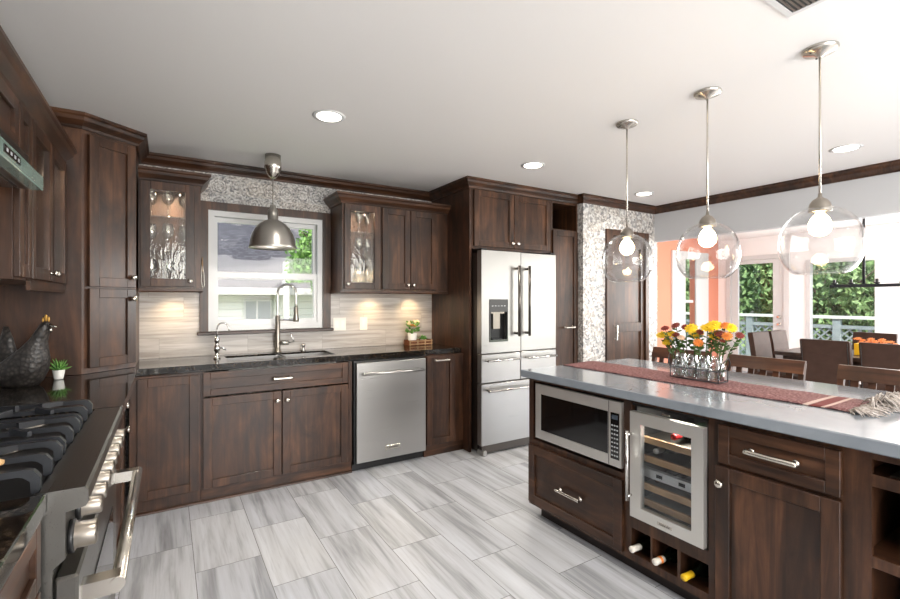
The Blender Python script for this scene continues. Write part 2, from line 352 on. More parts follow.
# ------------------------------------------------------------------ geometry helpers
class Fr:
    """a face frame: u along the face, d outward, v up"""
    def __init__(s, o, n):
        s.o = Vector(o); s.n = Vector(n).normalized(); s.v = Vector((0, 0, 1)); s.u = s.v.cross(s.n)
    def p(s, u, d, v): return s.o + s.u*u + s.n*d + s.v*v
class WF:
    def p(s, u, d, v): return Vector((u, d, v))
W = WF()
FB = Fr((0, 0, 0), (0, -1, 0))      # back run: u = X, d = -Y
class MB:
    def __init__(s): s.b = bmesh.new()
    def box(s, u0, u1, d0, d1, v0, v1, f=W, bev=0):
        b = s.b; vs = []
        for (u, d, v) in ((u0, d0, v0), (u1, d0, v0), (u1, d1, v0), (u0, d1, v0), (u0, d0, v1), (u1, d0, v1), (u1, d1, v1), (u0, d1, v1)):
            vs.append(b.verts.new(f.p(u, d, v)))
        fs = [b.faces.new([vs[i] for i in q]) for q in ((0, 3, 2, 1), (4, 5, 6, 7), (0, 1, 5, 4), (1, 2, 6, 5), (2, 3, 7, 6), (3, 0, 4, 7))]
        if bev:
            es = list({e for q in fs for e in q.edges})
            bmesh.ops.bevel(b, geom=es, offset=bev, segments=1, affect='EDGES', profile=.5)
        return s
    def loft(s, rings, cap=True, smooth=True, closed=True):
        b = s.b; R = [[b.verts.new(p) for p in r] for r in rings]; n = len(R[0])
        for i in range(len(R)-1):
            for j in range(n if closed else n-1):
                k = (j+1) % n
                q = b.faces.new((R[i][j], R[i][k], R[i+1][k], R[i+1][j])); q.smooth = smooth
        if cap:
            for r in (R[0][::-1], R[-1]):
                try: b.faces.new(r)
                except Exception: pass
        return s
    def lathe(s, o, axis, prof, seg=24, cap=False, smooth=True):
        o = Vector(o); a = Vector(axis).normalized(); x = a.orthogonal().normalized(); y = a.cross(x)
        rings = []
        for r, h in prof:
            r = max(r, 1e-4); rings.append([o + a*h + (x*math.cos(t)+y*math.sin(t))*r for t in (2*PI*k/seg for k in range(seg))])
        return s.loft(rings, cap, smooth)
    def cyl(s, p0, p1, r, seg=16, r2=None):
        p0, p1 = Vector(p0), Vector(p1); L = (p1-p0).length
        return s.lathe(p0, p1-p0, [(r, 0), (r if r2 is None else r2, L)], seg, True)
    def tube(s, pts, r, seg=10, cap=True, ell=None):
        pts = [Vector(p) for p in pts]; n = len(pts); rings = []; x = None
        for i, p in enumerate(pts):
            t = (pts[min(i+1, n-1)]-pts[max(i-1, 0)]).normalized()
            x = t.orthogonal().normalized() if x is None else (x - t*x.dot(t)).normalized()
            y = t.cross(x); rr = r[i] if isinstance(r, (list, tuple)) else r
            rings.append([p+(x*math.cos(a)+y*math.sin(a))*rr for a in (2*PI*k/seg for k in range(seg))])
        return s.loft(rings, cap)
    def prism(s, poly, f, d0, d1, mode='vd'):
        """poly in (u,v), extruded over d (mode uv); or poly in (d,v) extruded over u (mode dv)"""
        if mode == 'uv': A = [f.p(a, d0, b_) for a, b_ in poly]; Bq = [f.p(a, d1, b_) for a, b_ in poly]
        elif mode == 'ud': A = [f.p(a, b_, d0) for a, b_ in poly]; Bq = [f.p(a, b_, d1) for a, b_ in poly]
        else: A = [f.p(d0, a, b_) for a, b_ in poly]; Bq = [f.p(d1, a, b_) for a, b_ in poly]
        return s.loft([A, Bq], True, False)
    def cells(s, us, vs_, inside, d0, d1, f=W, mode='uv'):
        """slab made of grid cells as one watertight piece"""
        b = s.b; V = {}
        def vt(i, j, k):
            if (i, j, k) not in V:
                d = (d0, d1)[k]
                V[i, j, k] = b.verts.new(f.p(us[i], d, vs_[j]) if mode == 'uv' else f.p(us[i], vs_[j], d))
            return V[i, j, k]
        nu, nv = len(us)-1, len(vs_)-1
        C = {(i, j) for i in range(nu) for j in range(nv) if inside(i, j)}
        for i, j in C:
            for k in (0, 1):
                b.faces.new((vt(i, j, k), vt(i+1, j, k), vt(i+1, j+1, k), vt(i, j+1, k)))
            for (di, dj, p, q) in ((-1, 0, (i, j), (i, j+1)), (1, 0, (i+1, j), (i+1, j+1)), (0, -1, (i, j), (i+1, j)), (0, 1, (i, j+1), (i+1, j+1))):
                if (i+di, j+dj) not in C:
                    b.faces.new((vt(*p, 0), vt(*q, 0), vt(*q, 1), vt(*p, 1)))
        return s
    def sweep(s, path, prof, side=1):
        """moulding profile [(out, z)] swept along a 2D path with mitred corners"""
        P = [Vector((p[0], p[1])) for p in path]; n = len(P); rings = []
        for i in range(n):
            def nrm(a, b_): d = (b_-a).normalized(); return Vector((d.y, -d.x))*side
            if i == 0: m = nrm(P[0], P[1])
            elif i == n-1: m = nrm(P[-2], P[-1])
            else:
                a, c = nrm(P[i-1], P[i]), nrm(P[i], P[i+1]); m = a+c; m = m/(m.dot(a))
            rings.append([Vector((P[i].x+m.x*o, P[i].y+m.y*o, z)) for o, z in prof])
        return s.loft(rings, True, False)
    def sphere(s, c, r, sx=1, sy=1, sz=1, seg=16):
        c = Vector(c); rings = []
        for i in range(seg//2+1):
            t = PI*i/(seg//2); rr = max(math.sin(t), 1e-3)
            rings.append([c+Vector((r*sx*rr*math.cos(a), r*sy*rr*math.sin(a), -r*sz*math.cos(t))) for a in (2*PI*k/seg for k in range(seg))])
        return s.loft(rings, True)
def obj(name, mb, mat, parent=None, kind=None, label=None):
    b = mb.b if isinstance(mb, MB) else mb
    bmesh.ops.recalc_face_normals(b, faces=b.faces[:])
    me = bpy.data.meshes.new(name)
    if parent is not None:
        b.transform(world_of(parent).inverted())
    b.to_mesh(me); b.free()
    o = bpy.data.objects.new(name, me); COL.objects.link(o)
    me.materials.append(M[mat] if isinstance(mat, str) else mat)
    if parent is not None: o.parent = parent
    if kind: o['kind'] = kind
    if label: o['label'] = label
    return o
def world_of(o):
    m = Matrix.Translation(o.location) @ o.rotation_euler.to_matrix().to_4x4()
    return world_of(o.parent) @ m if o.parent else m
def tag(o, label, cat, group=None):
    o['label'] = label; o['category'] = cat
    if group: o['group'] = group
    return o
def thing(name, label, cat, loc=(0, 0, 0), group=None, rz=0):
    o = bpy.data.objects.new(name, None); COL.objects.link(o); o.location = loc; o.rotation_euler = (0, 0, rz); o.empty_display_size = .05
    return tag(o, label, cat, group)
def dup(o, parent=None, loc=None, rz=None, label=None, group=None):
    c = o.copy(); COL.objects.link(c)
    if parent is not None: c.parent = parent
    if loc is not None: c.location = loc
    if rz is not None: c.rotation_euler = (0, 0, rz)
    if label: c['label'] = label
    if group: c['group'] = group
    for ch in list(o.children): dup(ch, c)
    return c
def struct(name, mb, mat, parent=None): return obj(name, mb, mat, parent, 'structure')
def poly_text(txt, size, f, u, d, v, mat, name, parent):
    cu = bpy.data.curves.new('t', 'FONT'); cu.body = txt; cu.size = size; cu.extrude = .0004; cu.align_x = 'CENTER'; cu.align_y = 'CENTER'
    to = bpy.data.objects.new('t', cu); COL.objects.link(to); dg = bpy.context.evaluated_depsgraph_get()
    me = bpy.data.meshes.new_from_object(to.evaluated_get(dg)); bpy.data.objects.remove(to)
    b = bmesh.new(); b.from_mesh(me)
    for x in b.verts: x.co = f.p(u+x.co.x, d+x.co.z, v+x.co.y)
    mb = MB(); mb.b.free(); mb.b = b
    return obj(name, mb, mat, parent)

# cabinet fronts -------------------------------------------------------------------------
def shaker(f, u0, u1, v0, v1, parent, grain, name='door', d=0.0, rail=.055, th=.021, glass=None):
    mb = MB(); r = rail
    mb.box(u0, u0+r, d, d+th, v0, v1, f, .0018); mb.box(u1-r, u1, d, d+th, v0, v1, f, .0018)
    mb.box(u0+r, u1-r, d, d+th, v0, v0+r, f, .0018); mb.box(u0+r, u1-r, d, d+th, v1-r, v1, f, .0018)
    if not glass: mb.box(u0+r-.004, u1-r+.004, d, d+.009, v0+r-.004, v1-r+.004, f)
    o = obj(name, mb, grain, parent)
    if glass:
        g = MB(); g.box(u0+r-.003, u1-r+.003, d+.006, d+.010, v0+r-.003, v1-r+.003, f); obj('glass_pane', g, glass, o)
    return o
def knob(f, u, v, d, parent, r=.0165):
    mb = MB(); mb.lathe(f.p(u, d, v), f.n, [(.009, 0), (.006, .004), (.005, .014), (r, .018), (r, .024), (r*.7, .029), (.0005, .030)], 14, True)
    return obj('knob', mb, 'nickel', parent)
def pull(f, u, v, d, parent, L=.13, vertical=False, r=.0065):
    mb = MB()
    def P(a, dd): return f.p(u, dd, v+a) if vertical else f.p(u+a, dd, v)
    for s in (-1, 1):
        a = s*L/2*.86
        mb.lathe(P(a, d), f.n, [(.013, 0), (.011, .003), (.006, .006), (.0065, .022)], 10, True)
    mb.tube([P(-L/2, d+.024), P(-L/2*.9, d+.026), P(0, d+.028), P(L/2*.9, d+.026), P(L/2, d+.024)], [r*1.8, r*1.6, r*1.45, r*1.6, r*1.8], 10)
    return obj('pull_handle', mb, 'nickel', parent)
CROWN = [(0, 0), (.012, 0), (.018, .014), (.030, .026), (.046, .040), (.054, .058), (.064, .066), (.064, .082), (0, .082)]
def crown_prof(z): return [(o, z+h) for o, h in CROWN]

# ================================================================== STRUCTURE
XW, YB, XR, ZC = -.85, 4.05, 4.85, 2.44
mb = MB(); mb.box(XW-.1, 9.35, -2.7, 5.0, -.08, 0); struct('floor', mb, 'floor')
mb = MB(); mb.box(XW-.1, 4.97, -2.7, YB+.1, ZC, ZC+.1); struct('ceiling', mb, 'ceiling')
mb = MB(); mb.box(4.97, 9.35, -1.6, 5.0, 2.5, 2.6); struct('ceiling_dining', mb, 'ceiling')
mb = MB(); mb.box(XW-.1, XW, -2.7, YB+.1, 0, ZC); struct('wall_left', mb, 'wall')
# back wall with the sink window's opening
wx0, wx1, wz0, wz1 = .262, 1.172, 1.11, 2.07
mb = MB(); mb.cells([XW, wx0, wx1, 3.545], [0, wz0, wz1, ZC], lambda i, j: not (i == 1 and j == 1), YB, YB+.14); struct('wall_back', mb, 'mosaic')
# the tiled wall that stands out beside the pantry, with a doorway
YS, XS = 3.285, 3.65
dx0, dx1, dz1 = 3.99, 4.715, 2.12
mb = MB(); mb.cells([XS, dx0, dx1, 4.90], [0, dz1, ZC], lambda i, j: not (i == 1 and j == 0), YS, YS+.12)
mb.box(XS, XS+.1, YS+.12, YB+.14, 0, ZC)
struct('wall_tiled', mb, 'mosaic2')
# header wall over the wide opening to the dining room
mb = MB(); mb.cells([-2.7, -.7, YS+.0, YS+.12], [0, 2.04, ZC], lambda i, j: j == 1 or i == 0, XR+.0, XR+.12, f=type('S', (), {'p': staticmethod(lambda u, d, v: Vector((d, u, v)))}))
struct('wall_right', mb, 'wall')
mb = MB(); mb.cells([XW, .2, 3.8, 4.97], [0, .35, 2.3, ZC], lambda i, j: not (i == 1 and j == 1), -2.7, -2.6); struct('wall_rear', mb, 'wall')  # unseen wall; its opening is added to let in fill light
# dining room shell
SW = type('S', (), {'p': staticmethod(lambda u, d, v: Vector((d, u, v)))})
mb = MB(); mb.box(4.90, 4.97, YS+.12, 4.85, 0, 2.5); struct('wall_dining_near', mb, 'wall_white')
XD, YD = 9.2, 4.85
# far wall: picture window, glazed door, an unseen second window added for light
mb = MB(); mb.cells([-1.6, .3, 2.1, 2.45, 3.40, 3.72, 4.62, YD+.12], [0, .45, 2.03, 2.10, 2.5],
    lambda i, j: not ((i == 1 and j == 1) or (i == 3 and j == 1) or (i == 5 and j <= 2)), XD, XD+.12, f=SW); struct('wall_dining_far', mb, 'wall_white')
mb = MB(); mb.cells([4.97, 8.02, 8.42, XD], [0, .6, 2.15, 2.5], lambda i, j: not (i == 1 and j == 1), YD, YD+.12); struct('wall_dining_end', mb, 'salmon')
mb = MB(); mb.cells([4.97, 5.2, 8.8, XD+.12], [0, .3, 2.3, 2.5], lambda i, j: not (i == 1 and j == 1), -1.6, -1.5); struct('wall_dining_side', mb, 'wall_white')  # opening added out of view to light the dining room
# white trim on the salmon wall
mb = MB(); mb.box(7.64, 8.04, YD-.03, YD, 0, 2.24); mb.box(8.39, 8.80, YD-.03, YD, 0, 2.24); mb.box(8.04, 8.39, YD-.03, YD, 2.10, 2.24); mb.box(8.04, 8.39, YD-.03, YD, 0, .66)
struct('trim_dining_end', mb, 'white')
w_ = struct('window_3', MB().box(8.04, 8.39, YD+.03, YD+.05, 1.30, 1.35), 'white')
obj('glass_pane', MB().box(8.03, 8.41, YD+.05, YD+.056, .61, 2.14), 'pane', w_)
# crown moulding: one run round cabinets and walls
mb = MB(); mb.sweep([(XW+.001, 3.40), (-.43, 3.40), (-.18, 3.60), (-.18, YB), (2.28, YB), (2.28, 3.36), (XS-.001, 3.36), (XS-.001, YS), (XR, YS), (XR, -2.6)], crown_prof(ZC-.083)); struct('trim_crown', mb, 'wood_x')
mb = MB(); mb.box(XW-.001, 3.64, YB-.012, YB, .92, 1.43) if False else mb.cells([-.179, .2075, 1.2365, 2.2795], [.921, 1.083, 1.43], lambda i, j: not (i == 1 and j == 1), YB-.012, YB-.0005); struct('trim_backsplash', mb, 'splash')

# ---- sink window
wd = struct('window_1', MB().cells([wx0+.001, .312, 1.122, wx1-.001], [wz0+.001, 1.158, 2.02, wz1-.001], lambda i, j: not (i == 1 and j == 1), YB-.012, YB+.10), 'white')
mb = MB(); mb.cells([.312, .338, 1.096, 1.122], [1.53, 1.575, 1.985, 2.02], lambda i, j: not (i == 1 and j == 1), YB+.045, YB+.08); obj('upper_sash', mb, 'white', wd)
mb = MB(); mb.cells([.312, .340, 1.094, 1.122], [1.158, 1.198, 1.535, 1.583], lambda i, j: not (i == 1 and j == 1), YB+.012, YB+.044); obj('lower_sash', mb, 'white', wd)
obj('glass_pane', MB().box(.335, 1.10, YB+.058, YB+.062, 1.57, 1.99), 'pane', wd)
obj('glass_pane', MB().box(.335, 1.10, YB+.026, YB+.030, 1.19, 1.54), 'pane', wd)
mb = MB(); mb.cells([.208, wx0+.006, wx1-.006, 1.236], [1.108, wz1-.006, 2.128], lambda i, j: not (i == 1 and j == 0), YB-.03, YB-.001); struct('trim_window_casing', mb, 'wood_z')
mb = MB(); mb.box(.19, 1.25, YB-.075, YB-.001, 1.083, 1.108, bev=.004); struct('trim_window_sill', mb, 'wood_x')

# ---- door in the tiled wall
mb = MB(); mb.cells([dx0+.001, dx0+.105, dx1-.055, dx1-.001], [0, 2.055, dz1-.001], lambda i, j: not (i == 1 and j == 0), YS-.022, YS+.1); struct('trim_door_casing', mb, 'wood_z')
Fs = Fr((0, YS+.01, 0), (0, -1, 0))
dr = struct('door_1', MB().box(4.108, 4.655, -.03, -.004, .01, 2.05, Fs), 'wood_z')
mb = MB()
for a, b_, c, d_ in ((4.108, 4.168, .01, 2.05), (4.595, 4.655, .01, 2.05), (4.168, 4.595, .01, .14), (4.168, 4.595, 1.0, 1.1), (4.168, 4.595, 1.93, 2.05)): mb.box(a, b_, -.004, .012, c, d_, Fs, .002)
obj('door_frame', mb, 'wood_z', dr)
pull(Fs, 4.145, 1.0, .012, dr, .16, True, .009)

# ---- dining far wall joinery
FX = Fr((XD, 0, 0), (-1, 0, 0))   # u = -Y
def ywin(name, y0, y1, z0, z1, fw=.06, mid=None):
    us = [-y1, -y1+fw, -y0-fw, -y0]
    o = struct(name, MB().cells(us, [z0, z0+fw, z1-fw, z1], lambda i, j: not (i == 1 and j == 1), -.09, .02, FX), 'white')
    obj('glass_pane', MB().box(-y1+fw-.005, -y0-fw+.005, -.05, -.044, z0+fw-.005, z1-fw+.005, FX), 'pane', o)
    return o
ywin('window_2', 2.452, 3.398, .452, 2.028)
ywin('window_4', .302, 2.098, .452, 2.028)  # unseen window, added to bring in more daylight
do = struct('door_2', MB().cells([-4.61, -4.485, -3.90, -3.73], [.01, .30, 2.02, 2.09], lambda i, j: not (i == 1 and j == 1), -.05, -.005, FX), 'white')
obj('glass_pane', MB().box(-4.49, -3.895, -.03, -.024, .29, 2.03, FX), 'pane', do)
mb = MB()
for z in (1.05, .92): mb.lathe(FX.p(-3.80, -.005, z), FX.n, [(.03, 0), (.028, .01), (.012, .015), (.012, .03), (.028, .04), (.02, .06)], 12, True)
obj('knob', mb, 'nickel', do)
mb = MB(); mb.cells([-4.70, -4.615, -3.725, -3.64], [0, 2.095, 2.17], lambda i, j: not (i == 1 and j == 0), .001, .02, FX); struct('trim_dining_door', mb, 'white')

# ================================================================== BACK RUN BASES
def fr_back(y): return Fr((0, y, 0), (0, -1, 0))
YF = 3.45
F1 = fr_back(YF)
def carcass(x0, x1, y0, y1, z0, z1, parent, mat='wood_z', name='body'):
    return obj(name, MB().box(x0, x1, y0, y1, z0, z1, bev=.001), mat, parent)
t = thing('corner_base_cabinet', 'dark walnut base cabinet with one tall door in the corner beside the sink cabinet', 'cabinet', (0, 3.7, 0))
carcass(-.205, .185, YF, YB-.02, .09, .874, t); carcass(-.205, .185, YF+.012, YB-.02, .0, .09, t, name='plinth')
shaker(F1, -.164, .174, .10, .862, t, 'wood_z')
t = thing('sink_base_cabinet', 'dark walnut cabinet with two doors and a wide false drawer below the sink', 'cabinet', (.7, 3.7, 0))
mb = MB(); mb.cells([.187, .21, 1.20, 1.228], [.09, .66, .874], lambda i, j: not (i == 1 and j == 1), YF, YF+.02); mb.box(.187, .205, YF+.02, YB-.02, .09, .874); mb.box(1.21, 1.228, YF+.02, YB-.02, .09, .874)
obj('body', mb, 'wood_z', t); carcass(.187, 1.228, YF+.012, YB-.02, 0, .09, t, 'wood_x', 'plinth')
o = shaker(F1, .197, 1.189, .714, .872, t, 'wood_x', 'drawer_front', rail=.045); pull(F1, .70, .795, .021, o)
o = shaker(F1, .197, .695, .10, .703, t, 'wood_z'); knob(F1, .665, .636, .021, o)
o = shaker(F1, .702, 1.189, .10, .703, t, 'wood_z'); knob(F1, .733, .636, .021, o)
t = thing('narrow_base_cabinet', 'narrow dark walnut pull-out cabinet between dishwasher and fridge panel', 'cabinet', (2.05, 3.7, 0))
carcass(1.876, 2.277, YF, YB-.02, .09, .874, t); carcass(1.876, 2.277, YF+.012, YB-.02, 0, .09, t, 'wood_x', 'plinth')
o = shaker(F1, 1.89, 2.175, .105, .868, t, 'wood_z'); pull(F1, 2.035, .832, .021, o, .14)
mb = MB(); mb.sweep([(-.205, YF+.011), (1.23, YF+.011)], [(0, .001), (.014, .001), (.012, .012), (.004, .018), (0, .018)]); struct('trim_toe', mb, 'wood_x')

# dishwasher
t = thing('dishwasher', 'stainless steel dishwasher with a bar handle under the black counter', 'dishwasher', (1.56, 3.7, 0))
F = fr_back(3.43)
obj('tub', MB().box(1.24, 1.872, 3.44, YB-.03, .06, .872), 'black', t)
obj('door', MB().box(1.252, 1.866, 0, .022, .075, .860, F, .003), 'steel', t)
mb = MB(); mb.box(1.24, 1.872, 3.475, 3.60, .002, .072); obj('kick_plate', mb, 'black', t)
mb = MB(); mb.tube([F.p(1.29, .062, .775), F.p(1.83, .062, .775)], .0125, 14)
for u in (1.315, 1.805): mb.cyl(F.p(u, .02, .775), F.p(u, .062, .775), .009)
obj('bar_handle', mb, 'steel', t)
b_ = obj('badge', MB().box(1.49, 1.625, .022, .0245, .145, .178, F, .001), 'nickel', t); poly_text('KitchenAid', .022, F, 1.5575, .0248, .161, 'black', 'badge_lettering', b_)

# granite worktop: one L, with the sink's cut-out
sx0, sx1, sy0, sy1 = .37, 1.15, 3.60, 3.93
xs = [XW+.001, -.16, sx0, sx1, 2.279]; ys = [2.312, 3.49, sy0, sy1, YB-.013]
def inL(i, j):
    if j == 0: return i == 0
    return not (i == 2 and j == 2)
ct = obj('kitchen_worktop', MB().cells(xs, ys, inL, .876, .92, mode='ud'), 'granite'); tag(ct, 'long black speckled granite worktop under the sink window, turning into the corner', 'countertop')
# sink
t = thing('double_sink', 'stainless undermount double sink set in the black granite below the window', 'sink', (.76, 3.76, .9))
for k, (a, b_) in enumerate(((sx0+.001, .775), (.795, sx1-.001))):
    z0 = .70
    mb = MB(); mb.cells([a, a+.008, b_-.008, b_], [sy0+.001, sy0+.009, sy1-.009, sy1-.001], lambda i, j: not (i == 1 and j == 1), z0, .874+.03, mode='ud')
    mb.box(a+.001, b_-.001, sy0+.002, sy1-.002, z0-.008, z0)
    ba = obj('basin', mb, 'steel', t)
    mb = MB(); mb.lathe(((a+b_)/2, 3.8, z0), (0, 0, 1), [(.04, 0), (.04, .003), (.025, .002), (.001, .002)], 16, True); obj('drain', mb, 'chrome', ba)
obj('divider', MB().box(.775, .795, sy0+.002, sy1-.002, .70, .895, bev=.004), 'steel', t)
# faucets
t = thing('spring_faucet', 'tall chrome pull-down kitchen faucet with a spring neck behind the sink', 'faucet', (.775, 3.975, .92))
mb = MB(); mb.lathe((.775, 3.975, .92), (0, 0, 1), [(.03, 0), (.03, .008), (.022, .014), (.02, .06), (.019, .30), (.014, .31)], 18, True); obj('body', mb, 'nickel_dark', t)
arc = [Vector((.775, 3.975, 1.20))]+[Vector((.775, 3.975, 1.20+.03*i)) for i in range(1, 8)]
for k in range(0, 13):
    a = PI*k/12; r_ = .08; arc.append(Vector((.775+r_*(1-math.cos(a))*.75, 3.975-r_*(1-math.cos(a))*.75, 1.415+.07*math.sin(a))))
end = arc[-1]
for k in range(1, 5): arc.append(end+Vector((0, 0, -.03*k)))
obj('spring_neck', MB().tube(arc, .0095, 10), 'chrome', t)
mb = MB(); co = []
for i in range(len(arc)-1):
    for q in range(14):
        p = arc[i].lerp(arc[i+1], q/14); a = 2*PI*q/14*3; co.append(p+Vector((math.cos(a)*.013, math.sin(a)*.013, 0)) if abs((arc[i+1]-arc[i]).normalized().z) > .6 else p+Vector((0, math.cos(a)*.013, math.sin(a)*.013)))
mb.tube(co, .002, 5); obj('spring_coil', mb, 'chrome', t)
mb = MB(); e2 = arc[-1]; mb.lathe((e2.x, e2.y, e2.z+.01), (0, 0, -1), [(.012, 0), (.017, .01), (.018, .07), (.024, .11), (.024, .125), (.018, .127)], 16, True); obj('spray_head', mb, 'nickel_dark', t)
mb = MB(); mb.tube([(.775, 3.975, 1.19), (e2.x-.02, e2.y+.02, 1.19), (e2.x, e2.y, 1.19)], .006, 8); mb.lathe((e2.x, e2.y, 1.18), (0, 0, 1), [(.021, 0), (.021, .02)], 14, True); obj('docking_arm', mb, 'chrome', t)
mb = MB(); mb.cyl((.78, 3.975, 1.0), (.86, 3.955, 1.0), .018); mb.tube([(.86, 3.955, 1.0), (.90, 3.945, 1.005), (.875, 3.95, 1.08)], .005, 8); obj('lever_handle', mb, 'chrome', t)
t = thing('filter_faucet', 'small chrome gooseneck filter tap standing at the corner end of the sink', 'faucet', (.31, 3.80, .92))
mb = MB(); mb.lathe((.31, 3.80, .92), (0, 0, 1), [(.024, 0), (.024, .01), (.014, .018), (.014, .05), (.021, .06), (.021, .09), (.013, .10), (.014, .12), (.02, .13), (.018, .155), (.008, .165)], 16, True); obj('body', mb, 'chrome', t)
pts = [(.31, 3.80, 1.05), (.31, 3.80, 1.13)]+[(.31+.04*(1-math.cos(PI*k/10)), 3.80-.01*(k/10), 1.14+.045*math.sin(PI*k/10)) for k in range(11)]+[(.392, 3.79, 1.115)]
obj('gooseneck', MB().tube(pts, .006, 10), 'chrome', t)
mb = MB(); mb.tube([(.31, 3.80, 1.0), (.34, 3.785, 1.0), (.37, 3.775, .985)], .006, 8); obj('lever', mb, 'chrome', t)
t = thing('soap_dispenser', 'short chrome soap pump beside the spring faucet at the far end of the sink', 'soap dispenser', (.985, 3.975, .92))
mb = MB(); mb.lathe((.985, 3.975, .92), (0, 0, 1), [(.02, 0), (.02, .008), (.011, .014), (.011, .04), (.016, .045), (.016, .06), (.004, .064)], 14, True); obj('pump_body', mb, 'chrome', t)
obj('spout', MB().tube([(.985, 3.975, .97), (.965, 3.95, .978), (.955, 3.93, .965)], .005, 8), 'chrome', t)

# ================================================================== UPPER CABINETS
def glass_cab(F, u0, u1, v0, v1, dep, t, lit=True):
    """open box behind a glass door: sides, back, shelves as parts. F: face frame"""
    mb = MB(); T = .016
    mb.box(u0, u0+T, -dep, 0, v0, v1, F); mb.box(u1-T, u1, -dep, 0, v0, v1, F)
    mb.box(u0+T, u1-T, -dep, 0, v0, v0+T, F); mb.box(u0+T, u1-T, -dep, 0, v1-T, v1, F)
    obj('body', mb, 'wood_side', t)
    mb = MB(); mb.cells([u0+.0005, u0+.04, u1-.04, u1-.0005], [v0+.0005, v0+.04, v1-.04, v1-.0005], lambda i, j: not (i == 1 and j == 1), .0005, .0025, F); obj('face_frame', mb, 'wood_z', t)
    mb = MB(); mb.box(u0+T+.001, u1-T-.001, -dep, -dep+.008, v0+T, v1-T, F); obj('back_panel', mb, 'wood_in', t)
    zs = [v0+(v1-v0)*.36, v0+(v1-v0)*.68]
    for z in zs: obj('shelf', MB().box(u0+T+.001, u1-T-.001, -dep+.01, -.03, z-.006, z, F), 'tumbler', t)
    if lit:
        c = F.p((u0+u1)/2, -dep*.45, v1-T-.012)
        mb = MB(); mb.lathe(c, (0, 0, 1), [(.001, 0), (.03, 0), (.03, .01), (.001, .011)], 16, True); obj('puck_light', mb, 'puck', t)
        light('cabinet_lamp', 'AREA', c+Vector((0, 0, -.004)), 3.0, (1, .86, .66), size=.05)
    return [v0+T]+zs
wineglass = None
def wine_glass(p, label, group, h=.19):
    global wineglass
    if wineglass is None:
        t = thing('wine_glass', label, 'glass', p, group)
        mb = MB(); mb.lathe((p[0], p[1], p[2]), (0, 0, 1), [(.034, .001), (.032, .004), (.006, .008), (.004, .02), (.004, .075), (.012, .082), (.032, .105), (.037, .13), (.034, .165), (.029, .19), (.027, .19), (.032, .165), (.035, .13), (.03, .107), (.01, .086)], 12)
        obj('bowl_and_stem', mb, 'tumbler', t); wineglass = t; return t
    return dup(wineglass, loc=p, label=label, group=group)

# right of window: glass door + two solid doors
F3 = fr_back(3.73)
RAILP = [(0, 0), (.012, 0), (.016, .008), (.016, .028), (0, .028)]
t = thing('glass_door_wall_cabinet', 'walnut wall cabinet with one glass door between the window and the paired doors', 'cabinet', (1.4, 3.9, 1.44))
zs = glass_cab(F3, 1.242, 1.59, 1.44, 2.18, .315, t)
o = shaker(F3, 1.256, 1.578, 1.45, 2.168, t, 'wood_z', glass='wavy'); knob(F3, 1.283, 1.49, .021, o)
for z in zs[1:]+zs[:1]:
    for k in range(3): wine_glass((1.315+.10*k, 3.86-.06*(k % 2), z+.001), 'stemmed glass behind the glass door beside the window on the dishwasher side', 'stemware in the cabinet above the switch plates')
t = thing('double_door_wall_cabinet', 'walnut wall cabinet with two solid doors against the fridge panel', 'cabinet', (1.9, 3.9, 1.44))
carcass(1.592, 2.279, 3.73, YB-.015, 1.44, 2.18, t)
o = shaker(F3, 1.60, 1.872, 1.45, 2.168, t, 'wood_z'); knob(F3, 1.848, 1.49, .021, o)
o = shaker(F3, 1.878, 2.150, 1.45, 2.168, t, 'wood_z'); knob(F3, 1.902, 1.49, .021, o)
mb = MB(); mb.sweep([(1.243, YB-.001), (1.243, 3.73), (2.279, 3.73)], [(0, 2.172)]+[(o_, 2.172+h_) for o_, h_ in CROWN[1:-1]]+[(0, 2.254)], 1)
o = obj('cabinet_crown', mb, 'wood_x', t)
mb = MB(); mb.sweep([(1.243, YB-.001), (1.243, 3.735), (2.279, 3.735)], [(o_, 1.411+h_) for o_, h_ in RAILP]); obj('light_rail', mb, 'wood_x', t)
for x in (1.60, 2.02):
    mb = MB(); mb.lathe((x, 3.88, 1.425), (0, 0, 1), [(.001, 0), (.03, 0), (.03, .014), (.001, .0145)], 16, True); obj('puck_light', mb, 'puck', t)
    light('undercabinet_lamp', 'SPOT', (x, 3.93, 1.415), 5, (1, .74, .42), radius=.03, spot=math.radians(130), blend=1)
# left of window
t = thing('single_glass_wall_cabinet', 'walnut wall cabinet with one glass door between the corner cabinet and the window', 'cabinet', (0, 3.9, 1.44))
zs = glass_cab(F3, -.17, .20, 1.44, 2.18, .315, t)
o = shaker(F3, -.158, .160, 1.45, 2.168, t, 'wood_z', glass='wavy'); knob(F3, .133, 1.49, .021, o)
mb = MB(); mb.sweep([(-.17, 3.73), (.20, 3.73), (.20, YB-.001)], [(o_, 2.172+h_) for o_, h_ in CROWN]); obj('cabinet_crown', mb, 'wood_x', t)
mb = MB(); mb.sweep([(-.17, 3.735), (.20, 3.735), (.20, YB-.001)], [(o_, 1.411+h_) for o_, h_ in RAILP]); obj('light_rail', mb, 'wood_x', t)
mb = MB(); mb.lathe((.03, 3.88, 1.425), (0, 0, 1), [(.001, 0), (.03, 0), (.03, .014), (.001, .0145)], 16, True); obj('puck_light', mb, 'puck', t)
light('undercabinet_lamp', 'SPOT', (.03, 3.93, 1.415), 4, (1, .74, .42), radius=.03, spot=math.radians(130), blend=1)
for z in zs:
    for k in range(3): wine_glass((-.10+.10*k, 3.86-.06*(k % 2), z+.001), 'stemmed glass behind the glass door next to the tall corner cabinet', 'stemware in the cabinet beside the corner')
